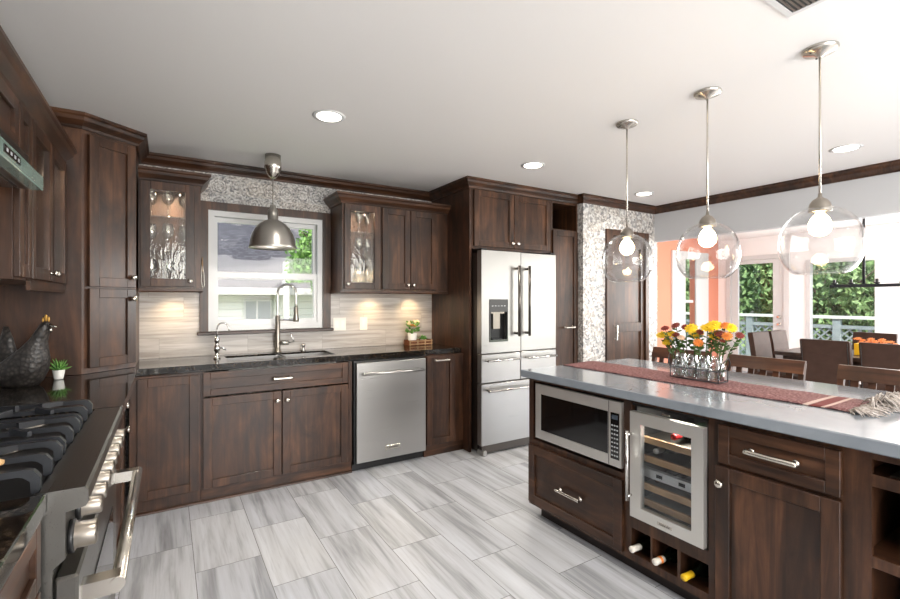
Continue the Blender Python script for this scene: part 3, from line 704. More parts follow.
# blind cord cleat on the casing
t = thing('blind_cord', 'white blind cord looped on a small cleat on the dark window casing', 'cord', (.225, YB-.04, 1.5))
mb = MB(); mb.box(.219, .231, YB-.047, YB-.031, 1.60, 1.66, bev=.002); mb.box(.222, .228, YB-.062, YB-.047, 1.575, 1.685, bev=.002); obj('cleat', mb, 'oak', t)
obj('cord_loop', MB().tube([(.226, YB-.055, 1.67), (.22, YB-.06, 1.58), (.219, YB-.058, 1.50), (.228, YB-.058, 1.44), (.238, YB-.058, 1.47), (.235, YB-.058, 1.56), (.226, YB-.056, 1.62)], .003, 6), 'plate', t)

# corner cabinet (diagonal face) standing on the worktop
A, B_ = Vector((-.43, 3.40, 0)), Vector((-.18, 3.60, 0)); n = Vector(((B_-A).y, -(B_-A).x, 0)).normalized(); LW = (B_-A).length
FD = Fr(A, n); FD.u = (B_-A).normalized()
t = thing('tall_corner_cabinet', 'tall walnut corner cabinet with an angled face reaching from worktop to ceiling', 'cabinet', (-.5, 3.7, .921))
mb = MB(); mb.prism([(XW+.002, 3.40), (-.43, 3.40), (-.18, 3.60), (-.18, YB-.002), (XW+.002, YB-.002)], W, .922, ZC-.002, 'ud'); obj('body', mb, 'wood_side', t)
o = shaker(FD, .030, LW-.012, 1.437, 2.335, t, 'wood_z', d=.002); knob(FD, LW-.035, 1.50, .023, o)
o = shaker(FD, .030, LW-.012, .955, 1.425, t, 'wood_z', d=.002); knob(FD, LW-.035, 1.365, .023, o)

# left wall uppers (faces look along +X)
XL = -.515
FL = Fr((XL, 0, 0), (1, 0, 0))      # u = +Y
t = thing('range_side_glass_cabinet', 'walnut wall cabinet with glass doors over the pottery hen, ending at the corner cabinet', 'cabinet', (-.7, 3.0, 1.44))
zs = glass_cab(FL, 2.61, 3.396, 1.44, 2.18, .33, t)
o = shaker(FL, 2.615, 2.985, 1.45, 2.138, t, 'wood_z', glass='wavy'); knob(FL, 2.958, 1.49, .021, o)
o = shaker(FL, 2.991, 3.375, 1.45, 2.138, t, 'wood_z', glass='wavy'); knob(FL, 3.018, 1.49, .021, o)
for z in zs:
    for k in range(5): wine_glass((-.66-.07*(k % 2), 2.72+.135*k, z+.001), 'stemmed glass in the glass-door cabinet above the pottery hen', 'stemware in the cabinet beside the hood')
t2 = thing('slim_wall_cabinet', 'slim walnut wall cabinet with a narrow solid door beside the range hood', 'cabinet', (-.7, 2.5, 1.44))
carcass(-.849, XL, 2.405, 2.607, 1.44, 2.18, t2); shaker(FL, 2.41, 2.602, 1.45, 2.138, t2, 'wood_z')
t3 = thing('hood_top_cabinet', 'dark walnut cabinet above the range hood', 'cabinet', (-.7, 1.85, 1.9))
carcass(-.849, XL, 1.30, 2.402, 1.93, 2.18, t3); shaker(FL, 1.31, 1.85, 1.935, 2.138, t3, 'wood_y'); shaker(FL, 1.856, 2.395, 1.935, 2.138, t3, 'wood_y')
mb = MB(); mb.sweep([(XL+.0005, 1.30), (XL+.0005, 3.396)], [(o_, 2.145+h_) for o_, h_ in CROWN], 1); obj('cabinet_crown', mb, 'wood_y', t)
mb = MB(); mb.sweep([(XL-.002, 2.612), (XL-.002, 3.396)], [(o_, 1.400+h_*1.4) for o_, h_ in RAILP], 1); obj('light_rail', mb, 'wood_y', t)
# hood
t = thing('range_hood', 'stainless range hood with a pale green glass front edge above the gas range', 'range hood', (-.6, 1.83, 1.77))
obj('canopy', MB().box(-.849, -.445, 1.37, 2.297, 1.775, 1.90, bev=.003), 'steel_dark', t)
obj('front_rail', MB().box(-.444, -.405, 1.37, 2.30, 1.775, 1.828, bev=.003), 'hood_edge', t)
obj('filter', MB().box(-.82, -.47, 1.42, 2.25, 1.766, 1.776), 'black_gloss', t)
mb = MB(); mb.box(-.406, -.402, 1.80, 1.97, 1.788, 1.812); cp = obj('control_strip', mb, 'black_gloss', t)
mb = MB()
for k in range(4): mb.box(-.4025, -.4012, 1.82+.04*k, 1.835+.04*k, 1.795, 1.805)
obj('button_marks', mb, 'grey_mark', cp)

# ================================================================== LEFT RUN BASES + RANGE
FLb = Fr((-.225, 0, 0), (1, 0, 0))
t = thing('range_side_base_cabinet', 'walnut base cabinet squeezed between the gas range and the corner', 'cabinet', (-.5, 2.9, 0))
carcass(-.849, -.225, 2.315, 3.445, .09, .874, t); carcass(-.849, -.245, 2.315, 3.445, 0, .09, t, name='plinth')
o = shaker(FLb, 2.33, 3.05, .72, .865, t, 'wood_y', 'drawer_front', rail=.04); knob(FLb, 2.95, .80, .021, o)
o = shaker(FLb, 2.33, 3.05, .10, .71, t, 'wood_z'); knob(FLb, 3.0, .66, .021, o)
t = thing('near_base_cabinet', 'walnut base cabinet on the open side of the gas range, away from the corner', 'cabinet', (-.5, .6, 0))
FLn = Fr((-.262, 0, 0), (1, 0, 0))
carcass(-.849, -.262, -1.2, 1.355, .09, .874, t); carcass(-.849, -.30, -1.2, 1.355, 0, .09, t, name='plinth')
shaker(FLn, .78, 1.345, .72, .865, t, 'wood_y', 'drawer_front', rail=.04); shaker(FLn, .78, 1.345, .10, .71, t, 'wood_z')
shaker(FLn, .20, .77, .72, .865, t, 'wood_y', 'drawer_front', rail=.04); shaker(FLn, .20, .77, .10, .71, t, 'wood_z')
o = obj('short_worktop', MB().box(-.849, -.235, -1.2, 1.360, .876, .92, bev=.003), 'granite'); tag(o, 'black speckled granite worktop on the open side of the gas range', 'countertop')
# range
R0, R1 = 1.365, 2.307
t = thing('gas_range', 'stainless professional gas range with black iron grates and a long bar handle', 'range', (-.5, 1.836, 0))
SWY = type('S', (), {'p': staticmethod(lambda u, d, v: Vector((d, u, v)))})
prof = [(-.845, .06), (-.225, .06), (-.225, .74), (-.202, .76), (-.202, .868), (-.165, .874), (-.160, .882), (-.160, .912), (-.166, .92), (-.250, .92), (-.258, .905), (-.845, .905)]
mb = MB(); mb.prism(prof, SWY, R0, R1, 'dv'); obj('body', mb, 'steel_range', t)
mb = MB(); mb.box(-.842, -.262, R0+.012, R1-.012, .9055, .912); obj('burner_pan', mb, 'black', t)
obj('backguard', MB().box(-.845, -.81, R0, R1, .906, .985, bev=.003), 'steel_y', t)
mb = MB()
for y in (R0+.02, R1-.05):
    for x in (-.80, -.27): mb.cyl((x, y+.015, 0), (x, y+.015, .06), .018)
obj('foot', mb, 'steel_y', t)
obj('kick_panel', MB().box(-.29, -.235, R0+.01, R1-.01, .03, .16), 'black', t)
# oven door
F = Fr((-.224, 0, 0), (1, 0, 0))
dp = obj('oven_door', MB().box(R0+.006, R1-.006, 0, .045, .17, .715, F, .006), 'steel_range', t)
obj('oven_window', MB().box(R0+.17, R1-.17, .0455, .048, .30, .58, F, .001), 'black_gloss', dp)
mb = MB(); mb.tube([F.p(R0+.03, .118, .655), F.p(R1-.03, .118, .655)], .0165, 18)
for y in (R0+.055, R1-.055):
    mb.prism([(y-.022, .632), (y+.022, .632), (y+.022, .672), (y-.022, .672)], F, .045, .122, 'uv')
obj('bar_handle', mb, 'nickel', dp)
# knobs
FK = Fr((-.202, 0, 0), (1, 0, 0))
for k in range(9):
    y = R0+.055+k*.103; z = .818; big = (k == 0)
    mb = MB(); r_ = .030 if big else .024
    mb.lathe(FK.p(y, 0, z-.03 if big else z), FK.n, [(r_*1.15, 0), (r_*1.15, .012), (r_, .014), (r_*.98, .05), (r_*.85, .054), (.001, .055)], 20, True)
    kb = obj('control_knob', mb, 'nickel_dark', t)
    mb = MB(); mb.lathe(FK.p(y, 0, z-.03 if big else z), FK.n, [(r_*1.3, 0), (r_*1.3, .010), (r_*1.1, .0125)], 20, True); obj('knob_bezel', mb, 'black', kb)
# burners and grates
for yy in (1.52, 1.835, 2.15):
    for xx in (-.66, -.42):
        mb = MB(); mb.lathe((xx, yy, .912), (0, 0, 1), [(.055, 0), (.055, .008), (.042, .012), (.042, .020), (.030, .024), (.001, .024)], 20, True); obj('burner_cap', mb, 'nickel_dark' if xx > -.5 else 'iron', t)
def bar_x(mb, y, x0, x1, z0=.955, z1=.970, th=.007):
    """grate bar along X whose front end bends down to the pan"""
    poly = [(x0, z0-.030), (x0+.012, z0-.030), (x0+.014, z0-.002), (x0+.022, z0), (x1-.040, z0), (x1-.030, z0-.003), (x1-.018, z0-.014), (x1-.016, .9125), (x1, .9125), (x1, z0-.006), (x1-.012, z1-.004), (x1-.026, z1), (x0+.004, z1), (x0, z1-.004)]
    mb.prism(poly, SWY, y-th, y+th, 'dv')
for g in range(3):
    y0 = R0+.022+g*.301; y1 = y0+.292; mb = MB()
    for k in range(3): bar_x(mb, y0+.020+k*(y1-y0-.040)/2, -.80, -.252, th=.009)
    for x in (-.79, -.54): mb.box(x-.007, x+.007, y0+.006, y1-.006, .943, .957, bev=.002)
    ym = (y0+y1)/2
    for xx in (-.66, -.42):     # raised fingers pointing at the burner
        for a in (PI/4, 3*PI/4, 5*PI/4, 7*PI/4):
            c, s_ = math.cos(a), math.sin(a)
            p = [(xx+c*.045, ym+s_*.045), (xx+c*.115, ym+s_*.115)]; nx, ny = -s_*.006, c*.006
            mb.loft([[Vector((q[0]+nx*k2, q[1]+ny*k2, z)) for k2, z in ((1, .965), (-1, .965), (-1, .986 if i == 0 else .980), (1, .986 if i == 0 else .980))] for i, q in enumerate(p)], True, False)
    obj('grate', mb, 'iron', t)
t = thing('wooden_spoon', 'pale wooden spoon end lying on the range grate nearest the open worktop', 'spoon', (-.38, 1.42, .964))
mb = MB(); mb.loft([[Vector((x, 1.44+.25*(x+.36)+math.cos(a)*w2, .982+math.sin(a)*h2)) for a in (2*PI*k/10 for k in range(10))] for x, w2, h2 in ((-.60, .006, .005), (-.44, .008, .006), (-.40, .018, .008), (-.365, .024, .010), (-.335, .020, .009), (-.325, .008, .005))], True)
obj('bowl', mb, 'spoon', t)

# hen
t = thing('pottery_hen', 'dark glazed pottery hen with a gold comb standing on the black worktop', 'figurine', (-.64, 3.12, .921))
R_ = Vector((.85, -.526, 0)); P_ = Vector((.526, .85, 0)); O_ = Vector((-.632, 3.13, .921))
def ring(s_, z, rs, rp, tilt=0, n=18):
    """oval ring centred at (s,z), its plane tilted; rs in-plane half size, rp depth half size"""
    ux = R_*math.cos(tilt)+Vector((0, 0, 1))*math.sin(tilt)
    s_ *= .92; rs *= .92; return [O_+R_*s_+Vector((0, 0, z))+ux*(rs*math.cos(a))+P_*(rp*math.sin(a)) for a in (2*PI*k/n for k in range(n))]
mb = MB(); mb.loft([ring(-.01, 0, .085, .06), ring(-.01, .02, .105, .075), ring(-.005, .07, .130, .085), ring(.005, .12, .135, .082, .15), ring(.03, .165, .105, .065, .3), ring(.065, .21, .068, .048, .35), ring(.095, .25, .045, .036, .3), ring(.115, .285, .034, .030, .2), ring(.125, .315, .020, .020, 0), ring(.127, .327, .006, .006, 0)], True)
obj('body', mb, 'pottery', t)
mb = MB(); mb.loft([ring(-.075, .09, .05, .03, -.1), ring(-.085, .17, .052, .024, -.1), ring(-.088, .24, .034, .018, -.1), ring(-.092, .30, .010, .010, -.1)], True); obj('tail', mb, 'pottery', t)
mb = MB()
for k, (s_, z, r_) in enumerate(((.105, .335, .010), (.120, .345, .013), (.134, .338, .010))): mb.sphere(O_+R_*s_+Vector((0, 0, z)), r_, .5, .5, 1.4, 10)
obj('comb', mb, 'gold', t)
mb = MB(); a = O_+R_*.14+Vector((0, 0, .305)); mb.cyl(a, a+R_*.035+Vector((0, 0, -.006)), .011, 8, .001); mb.sphere(a+Vector((0, 0, -.022))+R_*.004, .010, .7, .7, 1.3, 8); obj('beak', mb, 'nickel', t)
def succulent(name, loc, label, pot_r, pot_h, leaf_n, leaf_l, cat='plant', grp=None, pot=True, mat='plant'):
    t = thing(name, label, cat, loc); x, y, z = loc
    mb = MB(); mb.lathe((x, y, z), (0, 0, 1), [(pot_r*.72, .001), (pot_r*.75, .004), (pot_r, pot_h), (pot_r*.9, pot_h), (pot_r*.85, pot_h*.85), (.001, pot_h*.84)], 20, True); obj('pot', mb, 'white_cer', t)
    mb = MB()
    for k in range(leaf_n):
        a = k*2.399; el = .35+1.1*(k/leaf_n); L = leaf_l*(.8+.3*random.random()); d = Vector((math.cos(a)*math.cos(el), math.sin(a)*math.cos(el), math.sin(el)))
        o0 = Vector((x, y, z+pot_h*.84)); mb.tube([o0, o0+d*L*.3, o0+d*L*.65+Vector((0, 0, L*.03)), o0+d*L+Vector((0, 0, L*.02))], [.004, .0065, .0055, .0006], 5)
    obj('leaves', mb, mat, t)
    return t
succulent('potted_succulent', (-.512, 3.27, .921), 'spiky green succulent in a small white pot beside the pottery hen', .028, .052, 22, .068)

# outlets
def plate(x0, x1, z0, z1, label, n_):
    t = thing('switch_plate', label, 'switch', ((x0+x1)/2, YB-.013, z0)); F = fr_back(YB-.013)
    obj('cover', MB().box(x0, x1, 0, .006, z0, z1, F, .002), 'plate', t)
    for k in range(n_):
        c = x0+(x1-x0)*(k+.5)/n_; obj('rocker', MB().box(c-.017, c+.017, .006, .009, (z0+z1)/2-.033, (z0+z1)/2+.033, F, .001), 'white_cer', t)
plate(1.262, 1.378, 1.078, 1.195, 'ivory double switch plate beside the window', 2)
plate(1.512, 1.584, 1.078, 1.195, 'ivory single switch plate under the glass-door cabinet', 1)

# counter plants
t = thing('wicker_tray', 'small brown wicker tray holding two plants at the fridge end of the worktop', 'tray', (2.07, 3.93, .921))
mb = MB(); mb.cells([1.94, 1.946, 2.184, 2.19], [3.87, 3.876, 3.974, 3.98], lambda i, j: not (i == 1 and j == 1), .922, .972, mode='ud'); mb.box(1.945, 2.185, 3.875, 3.975, .9225, .928); obj('basket', mb, 'wicker', t)
mb = MB()
for x in (1.95, 2.03, 2.11, 2.18): mb.box(x-.006, x+.006, 3.864, 3.869, .924, .975)
for z in (.934, .962): mb.box(1.94, 2.19, 3.8645, 3.8685, z-.004, z+.004)
obj('weave_band', mb, 'oak', t)
t = thing('potted_daisies', 'peach and yellow blossoms in a white pot on the wicker tray', 'plant', (2.0, 3.925, .929)); x, y, z = 2.0, 3.925, .929
mb = MB(); mb.lathe((x, y, z), (0, 0, 1), [(.034, .001), (.037, .004), (.046, .105), (.042, .105), (.04, .09), (.001, .09)], 20, True); obj('pot', mb, 'white_cer', t)
mb = MB()
for k in range(70):
    a = random.random()*2*PI; r_ = random.random()**.5*.055; h_ = .02+random.random()*.10; p = Vector((x+math.cos(a)*r_, y+math.sin(a)*r_*.8, z+.09+h_)); d = Vector((math.cos(a), math.sin(a), .6)).normalized()
    q = d.orthogonal().normalized()*.007; mb.loft([[p-q, p+q], [p+d*.02-q*1.3, p+d*.02+q*1.3], [p+d*.034, p+d*.034+q*.1]], False, True, False)
mb.tube([(x, y, z+.08), (x, y, z+.14)], .012, 6); obj('leaves', mb, 'plant', t)
def blossom(mb, c, r_, layers=2, n=9, up=Vector((0, 0, 1))):
    x_ = up.orthogonal().normalized(); y_ = up.cross(x_)
    for l in range(layers):
        rr = r_*(1-.28*l); lift = r_*(.05+.22*l)
        for k in range(n):
            a = 2*PI*(k+.5*l)/n; d = x_*math.cos(a)+y_*math.sin(a); s_ = x_*-math.sin(a)+y_*math.cos(a)
            b0 = c+d*rr*.1; b1 = c+d*rr*.65+up*lift; b2 = c+d*rr+up*lift*.5; w2 = rr*.22
            mb.loft([[b0-s_*w2*.4, b0+s_*w2*.4], [b1-s_*w2, b1+s_*w2], [b2-s_*w2*.5, b2+s_*w2*.5]], False, True, False)
    mb.sphere(c+up*r_*.12, r_*.28, 1, 1, .6, 8)
for k in range(7):
    a = k*2.4; r_ = .02+.03*(k % 3)/2; c = Vector((x+math.cos(a)*r_*1.1, y-.01+math.sin(a)*r_*.7, z+.18+.022*(k % 3)))
    mb = MB(); blossom(mb, c, .021, 2, 8, Vector((math.cos(a)*.5, -.6, .8)).normalized()); obj('blossom', mb, 'pinkpet' if k % 3 else 'orange', t)
succulent('small_leafy_plant', (2.125, 3.93, .929), 'little green plant in a tiny white pot on the wicker tray', .030, .042, 26, .055)

# ================================================================== FRIDGE WALL
YFc = 3.36
F = fr_back(YFc)
t = thing('fridge_surround', 'tall walnut surround around the fridge with two doors above it', 'cabinet', (2.7, 3.7, 0))
obj('side_panel', MB().box(2.281, 2.302, YFc, YB-.002, 0, ZC-.002), 'wood_side', t)
obj('side_panel', MB().box(3.238, 3.262, YFc, YB-.002, 0, 1.812), 'wood_side', t)
carcass(2.303, 3.262, YFc, YB-.002, 1.815, ZC-.002, t)
o = shaker(F, 2.322, 2.775, 1.84, 2.345, t, 'wood_z'); knob(F, 2.748, 1.885, .021, o)
o = shaker(F, 2.781, 3.245, 1.84, 2.345, t, 'wood_z'); knob(F, 2.812, 1.885, .021, o)
t = thing('pantry_cabinet', 'narrow tall walnut pantry with an open cubby on top, next to the tiled wall', 'cabinet', (3.45, 3.7, 0))
mb = MB(); mb.cells([3.266, 3.29, 3.625, XS-.002], [0, 2.075, 2.335, ZC-.002], lambda i, j: not (i == 1 and j == 1), YFc, YB-.04); obj('body', mb, 'wood_z', t)
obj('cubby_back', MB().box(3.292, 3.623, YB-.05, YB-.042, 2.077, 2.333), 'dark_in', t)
o = shaker(F, 3.282, 3.632, .10, 2.06, t, 'wood_z'); pull(F, 3.50, 1.075, .021, o, .13)
# fridge
YD2 = 3.21
F = fr_back(YD2)
fx0, fx1, fm = 2.306, 3.19, 2.747
t = thing('french_door_fridge', 'stainless french-door fridge with a black water dispenser and drawers below', 'refrigerator', (2.75, 3.6, 0))
obj('cabinet_shell', MB().box(fx0+.004, fx1-.004, YD2+.075, 4.0, .03, 1.775), 'steel_dark', t)
def panel(name, u0, u1, v0, v1): return obj(name, MB().box(u0, u1, -.065, 0, v0, v1, F, .004), 'steel', t)
def bar(par, p0, p1, r_=.011, off=.055, mat='chrome'):
    mb = MB(); a, b_ = Vector(F.p(p0[0], off, p0[1])), Vector(F.p(p1[0], off, p1[1])); mb.tube([a, b_], r_, 14)
    for q in (.04, .96):
        c = a.lerp(b_, q); mb.cyl(c-F.n*off, c, r_*.95)
    return obj('bar_handle', mb, mat, par)
L_ = obj('left_door', MB().cells([fx0, 2.387, 2.597, fm-.003], [.89, .985, 1.362, 1.79], lambda i, j: not (i == 1 and j == 1), -.065, 0, F), 'steel', t)
bar(L_, (2.684, 1.03), (2.684, 1.665), .0125, mat='steel_dark')
R2 = panel('right_door', fm+.003, fx1, .89, 1.79); bar(R2, (2.806, 1.03), (2.806, 1.665), .0125, mat='steel_dark')
ds = obj('water_dispenser', MB().cells([2.388, 2.40, 2.584, 2.596], [.986, 1.005, 1.25, 1.361], lambda i, j: not (i == 1 and j == 1), -.02, .004, F), 'black_gloss', L_)
mb = MB(); mb.box(2.388, 2.596, -.064, -.05, .986, 1.361, F); mb.box(2.44, 2.545, -.05, -.015, 1.0, 1.012, F); obj('recess', mb, 'black', ds)
mb = MB(); mb.box(2.455, 2.53, -.05, -.03, 1.10, 1.236, F); mb.box(2.42, 2.565, -.05, -.012, 1.235, 1.25, F); obj('paddle', mb, 'nickel_dark', ds)
mb = MB()
for k in range(5): mb.box(2.415+.034*k, 2.43+.034*k, .004, .0046, 1.30, 1.308, F)
obj('display_marks', mb, 'grey_mark', ds)
o = panel('small_drawer', fx0, fm-.003, .632, .88); bar(o, (2.335, .828), (2.70, .828), .010)
o = panel('small_drawer', fm+.003, fx1, .632, .88); bar(o, (2.79, .828), (3.15, .828), .010)
o = panel('freezer_drawer', fx0, fx1, .085, .622); bar(o, (2.345, .565), (3.15, .565), .0115)
bd = obj('badge', MB().box(2.95, 3.07, 0, .002, .17, .195, F), 'nickel', o); poly_text('KitchenAid', .019, F, 3.01, .0024, .1825, 'black', 'badge_lettering', bd)
obj('base_grille', MB().box(fx0+.02, fx1-.02, -.06, -.02, .012, .08, F), 'steel_dark', t)
for u in (fx0+.01, fx1-.05): obj('foot', MB().box(u, u+.04, -.09, .012, 0, .045, F, .004), 'steel', t)
for u in (fx0+.005, fx1-.065): obj('hinge_cover', MB().box(u, u+.06, -.14, -.01, 1.792, 1.81, F, .003), 'black', t)

# ================================================================== ISLAND
XI = 1.93
FI = Fr((XI, 0, 0), (-1, 0, 0))   # u = -Y, d toward the camera side
def Y(y): return -y
t = thing('kitchen_island', 'walnut kitchen island base with open niches for appliances and bottles', 'island', (2.3, 1.0, 0))
# face frame as one grid with openings
yb = [2.175, 2.135, 1.475, 1.432, 1.328, 1.318, 1.195, 1.180, 1.057, 1.022, .602, .535, .05, 0.0, -.30]
us = [-y for y in yb]
def inI(i, j):
    z = (zb[j]+zb[j+1])/2; y = (yb[i]+yb[i+1])/2
    if 1.475 < y < 2.135 and .495 < z < .855: return False           # microwave niche
    if 1.057 < y < 1.432 and .300 < z < .858: return False           # cooler niche
    if .122 < z < .245 and (1.328 < y < 1.432 or 1.195 < y < 1.318 or 1.057 < y < 1.180): return False
    if .05 < y < .535 and (.797 < z < .845 or .533 < z < .758 or .15 < z < .497): return False
    return True
zb = [.085, .122, .15, .245, .300, .495, .497, .533, .758, .797, .845, .855, .858, .874]
obj('face_frame', MB().cells(us, zb, inI, -.018, 0, FI), 'wood_z', t)
mb = MB()
mb.box(XI+.02, 2.60, 2.155, 2.175, .085, .874)                       # end panel
for y in (1.452, 1.04, .568, 0.02): mb.box(XI+.0185, 2.58, y-.010, y+.010, .085, .874)
mb.box(2.58, 2.60, -.30, 2.155, .085, .874)
mb.box(XI+.0185, 2.58, 1.475, 2.150, .475, .492); mb.box(XI+.0185, 2.58, 1.055, 1.435, .262, .298); mb.box(XI+.0185, 2.58, .05, 2.15, .086, .10)
obj('body', mb, 'wood_side', t)
mb = MB()
for y in (1.323, 1.1875): mb.box(XI+.0185, 2.3, y-.006, y+.006, .101, .261)
obj('bottle_divider', mb, 'wood_side', t)
for z0, z1 in ((.765, .790), (.503, .527)): obj('shelf', MB().box(XI+.0185, 2.57, .032, .556, z0, z1), 'wood_y', t)
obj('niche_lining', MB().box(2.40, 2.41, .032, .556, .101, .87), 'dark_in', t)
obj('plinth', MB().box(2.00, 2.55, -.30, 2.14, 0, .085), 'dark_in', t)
o = shaker(FI, Y(2.16), Y(1.473), .107, .462, t, 'wood_y', 'drawer', rail=.052); pull(FI, Y(1.812), .272, .021, o, .17)
o = shaker(FI, Y(1.008), Y(.610), .697, .852, t, 'wood_y', 'drawer', rail=.042); pull(FI, Y(.81), .775, .021, o, .17)
o = shaker(FI, Y(1.02), Y(.610), .10, .682, t, 'wood_z'); knob(FI, Y(.995), .615, .021, o, .016)
mb = MB(); mb.box(2.60, 2.62, -.3, 2.175, .085, .874); obj('back_panel', mb, 'wood_z', t)
isl = obj('island_worktop', MB().box(1.885, 2.94, -.35, 2.205, .876, .92, bev=.004), 'quartz'); tag(isl, 'pale grey quartz worktop on the kitchen island', 'countertop')

# microwave
t = thing('microwave', 'built-in stainless microwave with a black window and keypad in the island', 'microwave', (2.2, 1.78, .5))
obj('housing', MB().box(XI+.005, 2.35, 1.50, 2.11, .53, .835), 'black', t)
mb = MB(); us2 = [Y(2.095), Y(2.052), Y(1.556), Y(1.475)]
obj('front_frame', MB().cells(us2, [.520, .572, .790, .848], lambda i, j: not (i == 1 and j == 1), 0, .020, FI), 'steel_y', t)
obj('door_window', MB().box(Y(2.052)+.0005, Y(1.556)-.0005, .006, .016, .5725, .7895, FI), 'black_gloss', t)
kp = obj('keypad', MB().box(Y(1.538), Y(1.487), .0205, .0225, .558, .79, FI), 'black_gloss', t)
mb = MB()
for r_ in range(8):
    for c in range(3): mb.box(Y(1.533)+c*.0155, Y(1.533)+c*.0155+.010, .0226, .0232, .572+r_*.0215, .572+r_*.0215+.0075, FI)
obj('button_marks', mb, 'grey_mark', kp)
obj('display', MB().box(Y(1.531), Y(1.494), .0226, .0234, .757, .780, FI), simple('dim_blue_display', (58, 66, 74), .2), kp)
obj('seam', MB().box(Y(1.552), Y(1.549), .0202, .0208, .522, .846, FI), 'black', t)

# wine cooler
t = thing('wine_cooler', 'small stainless wine cooler with a glass door and wooden racks in the island', 'wine cooler', (2.2, 1.24, .3))
mb = MB(); mb.box(XI+.02, 2.45, 1.067, 1.077, .313, .844); mb.box(XI+.02, 2.45, 1.415, 1.425, .313, .844); mb.box(2.44, 2.45, 1.078, 1.414, .313, .844); mb.box(XI+.02, 2.45, 1.078, 1.414, .313, .33); mb.box(XI+.002, 2.45, 1.062, 1.427, .845, .855); mb.box(XI+.002, 2.45, 1.062, 1.427, .303, .312)
obj('cavity', mb, 'black', t)
ud = [Y(1.415), Y(1.358), Y(1.112), Y(1.060)]
dr = obj('door', MB().cells(ud, [.318, .372, .768, .823], lambda i, j: not (i == 1 and j == 1), .004, .034, FI), 'steel_y', t)
obj('glass_pane', MB().box(ud[1]-.002, ud[2]+.002, .015, .021, .37, .77, FI), 'smoke', dr)
mb = MB(); a, b_ = FI.p(Y(1.408), .066, .40), FI.p(Y(1.408), .066, .735); mb.tube([a, b_], .0075, 12)
for q in (.06, .94):
    c = Vector(a).lerp(Vector(b_), q); mb.cyl(c-FI.n*.033, c, .006)
obj('bar_handle', mb, 'chrome', dr)
bd = obj('badge', MB().box(Y(1.27), Y(1.20), .034, .0355, .335, .350, FI), 'nickel', dr); poly_text('KitchenAid', .011, FI, Y(1.235), .0358, .3425, 'black', 'badge_lettering', bd)
obj('lock', MB().box(Y(1.262), Y(1.225), .001, .012, .832, .840, FI, .001), 'nickel', t)
for z in (.685, .595, .46, .385):
    obj('wire_rack', MB().box(XI+.035, 2.42, 1.08, 1.412, z-.004, z), 'nickel_dark', t)
    obj('rack_front', MB().box(XI+.022, XI+.040, 1.082, 1.410, z-.014, z+.016, bev=.002), 'oak', t)
cs = obj('control_strip', MB().box(XI+.018, XI+.045, 1.08, 1.412, .512, .552), 'steel_y', t)
mb = MB(); mb.box(XI+.0165, XI+.018, 1.28, 1.31, .524, .540); mb.box(XI+.0165, XI+.018, 1.17, 1.20, .524, .540); obj('display', mb, 'black_gloss', cs)
light('cooler_lamp', 'AREA', (XI+.16, 1.25, .838), 3.0, (1, .95, .85), size=.1)
def bottle(p0, d, label, cap, group=None, scale=1.0, name='wine_bottle'):
    """bottle with its neck's end at p0, body going along d"""
    t = thing(name, label, 'bottle', tuple(p0), group); d = Vector(d).normalized(); s = scale
    mb = MB(); mb.lathe(p0, d, [(.0135*s, .052*s), (.0138*s, .075*s), (.018*s, .095*s), (.032*s, .118*s), (.0365*s, .14*s), (.037*s, .30*s), (.033*s, .305*s), (.001, .30*s)], 18, True); obj('bottle_body', mb, 'bottle', t)
    mb = MB(); mb.lathe(p0, d, [(.001, 0), (.0145*s, .001), (.0155*s, .006), (.0145*s, .012), (.0142*s, .060*s)], 16, True); obj('capsule', mb, cap, t)
    return t
for (y, z, cap, lab) in ((1.385, .1245, 'label_w', 'dark wine bottle with a white capsule in the niche nearest the drawer'), (1.262, .1245, 'label_w', 'dark wine bottle with a white and amber capsule in the middle niche'), (1.125, .1245, 'label_y', 'green wine bottle with a bright yellow capsule in the niche by the corner door')):
    b0 = bottle(Vector((1.886, y+.016, z+.0375)), Vector((1, -.06, 0)), lab, cap)
    if 'amber' in lab:
        mb = MB(); mb.lathe((1.886, y+.016, z+.0375), Vector((1, -.06, 0)), [(.0162, .030), (.0162, .044)], 16); obj('capsule_band', mb, 'orange', b0)
for (y, z, cap) in ((1.25, .6890, 'red'), (1.34, .599, 'label_w'), (1.335, .464, 'nickel'), (1.17, .464, 'black'), (1.16, .599, 'black')):
    bottle(Vector((XI+.055, y, z+.0335)), (1, 0, 0), {'red': 'red-capped bottle on the top rack inside the wine cooler', 'label_w': 'white-capped bottle on the second rack inside the wine cooler', 'nickel': 'silver-capped bottle on the third rack inside the wine cooler', 'black': 'black-capped bottle lying on a rack inside the wine cooler'}[cap], cap, 'black-capped bottles in the wine cooler' if cap == 'black' else None, .9)
# pot and small things on the island's open shelves
t = thing('slow_cooker', 'black lidded cooker with a chrome rim on the island open shelf', 'cooker', (2.14, .36, .528))
mb = MB(); mb.lathe((2.14, .36, .528), (0, 0, 1), [(.10, .001), (.12, .01), (.135, .05), (.138, .12), (.132, .13), (.001, .13)], 28, True); obj('body', mb, 'black_gloss', t)
mb = MB(); mb.lathe((2.14, .36, .658), (0, 0, 1), [(.136, .0), (.130, .012), (.09, .035), (.02, .045), (.001, .045)], 28, True); obj('lid', mb, 'black', t)
mb = MB(); mb.lathe((1.998, .43, .60), (-1, .2, 0), [(.030, 0), (.030, .006), (.022, .008), (.001, .008)], 18, True); obj('dial', mb, 'chrome', t)
obj('side_handle', MB().tube([(2.02, .41, .56), (1.985, .43, .545), (1.98, .38, .545), (2.01, .34, .56)], .005, 8), 'chrome', t)
o = obj('baking_tray', MB().box(1.96, 2.36, .08, .50, .7910, .7985, bev=.002), 'nickel_dark'); tag(o, 'flat metal baking tray on the top open shelf of the island', 'tray')

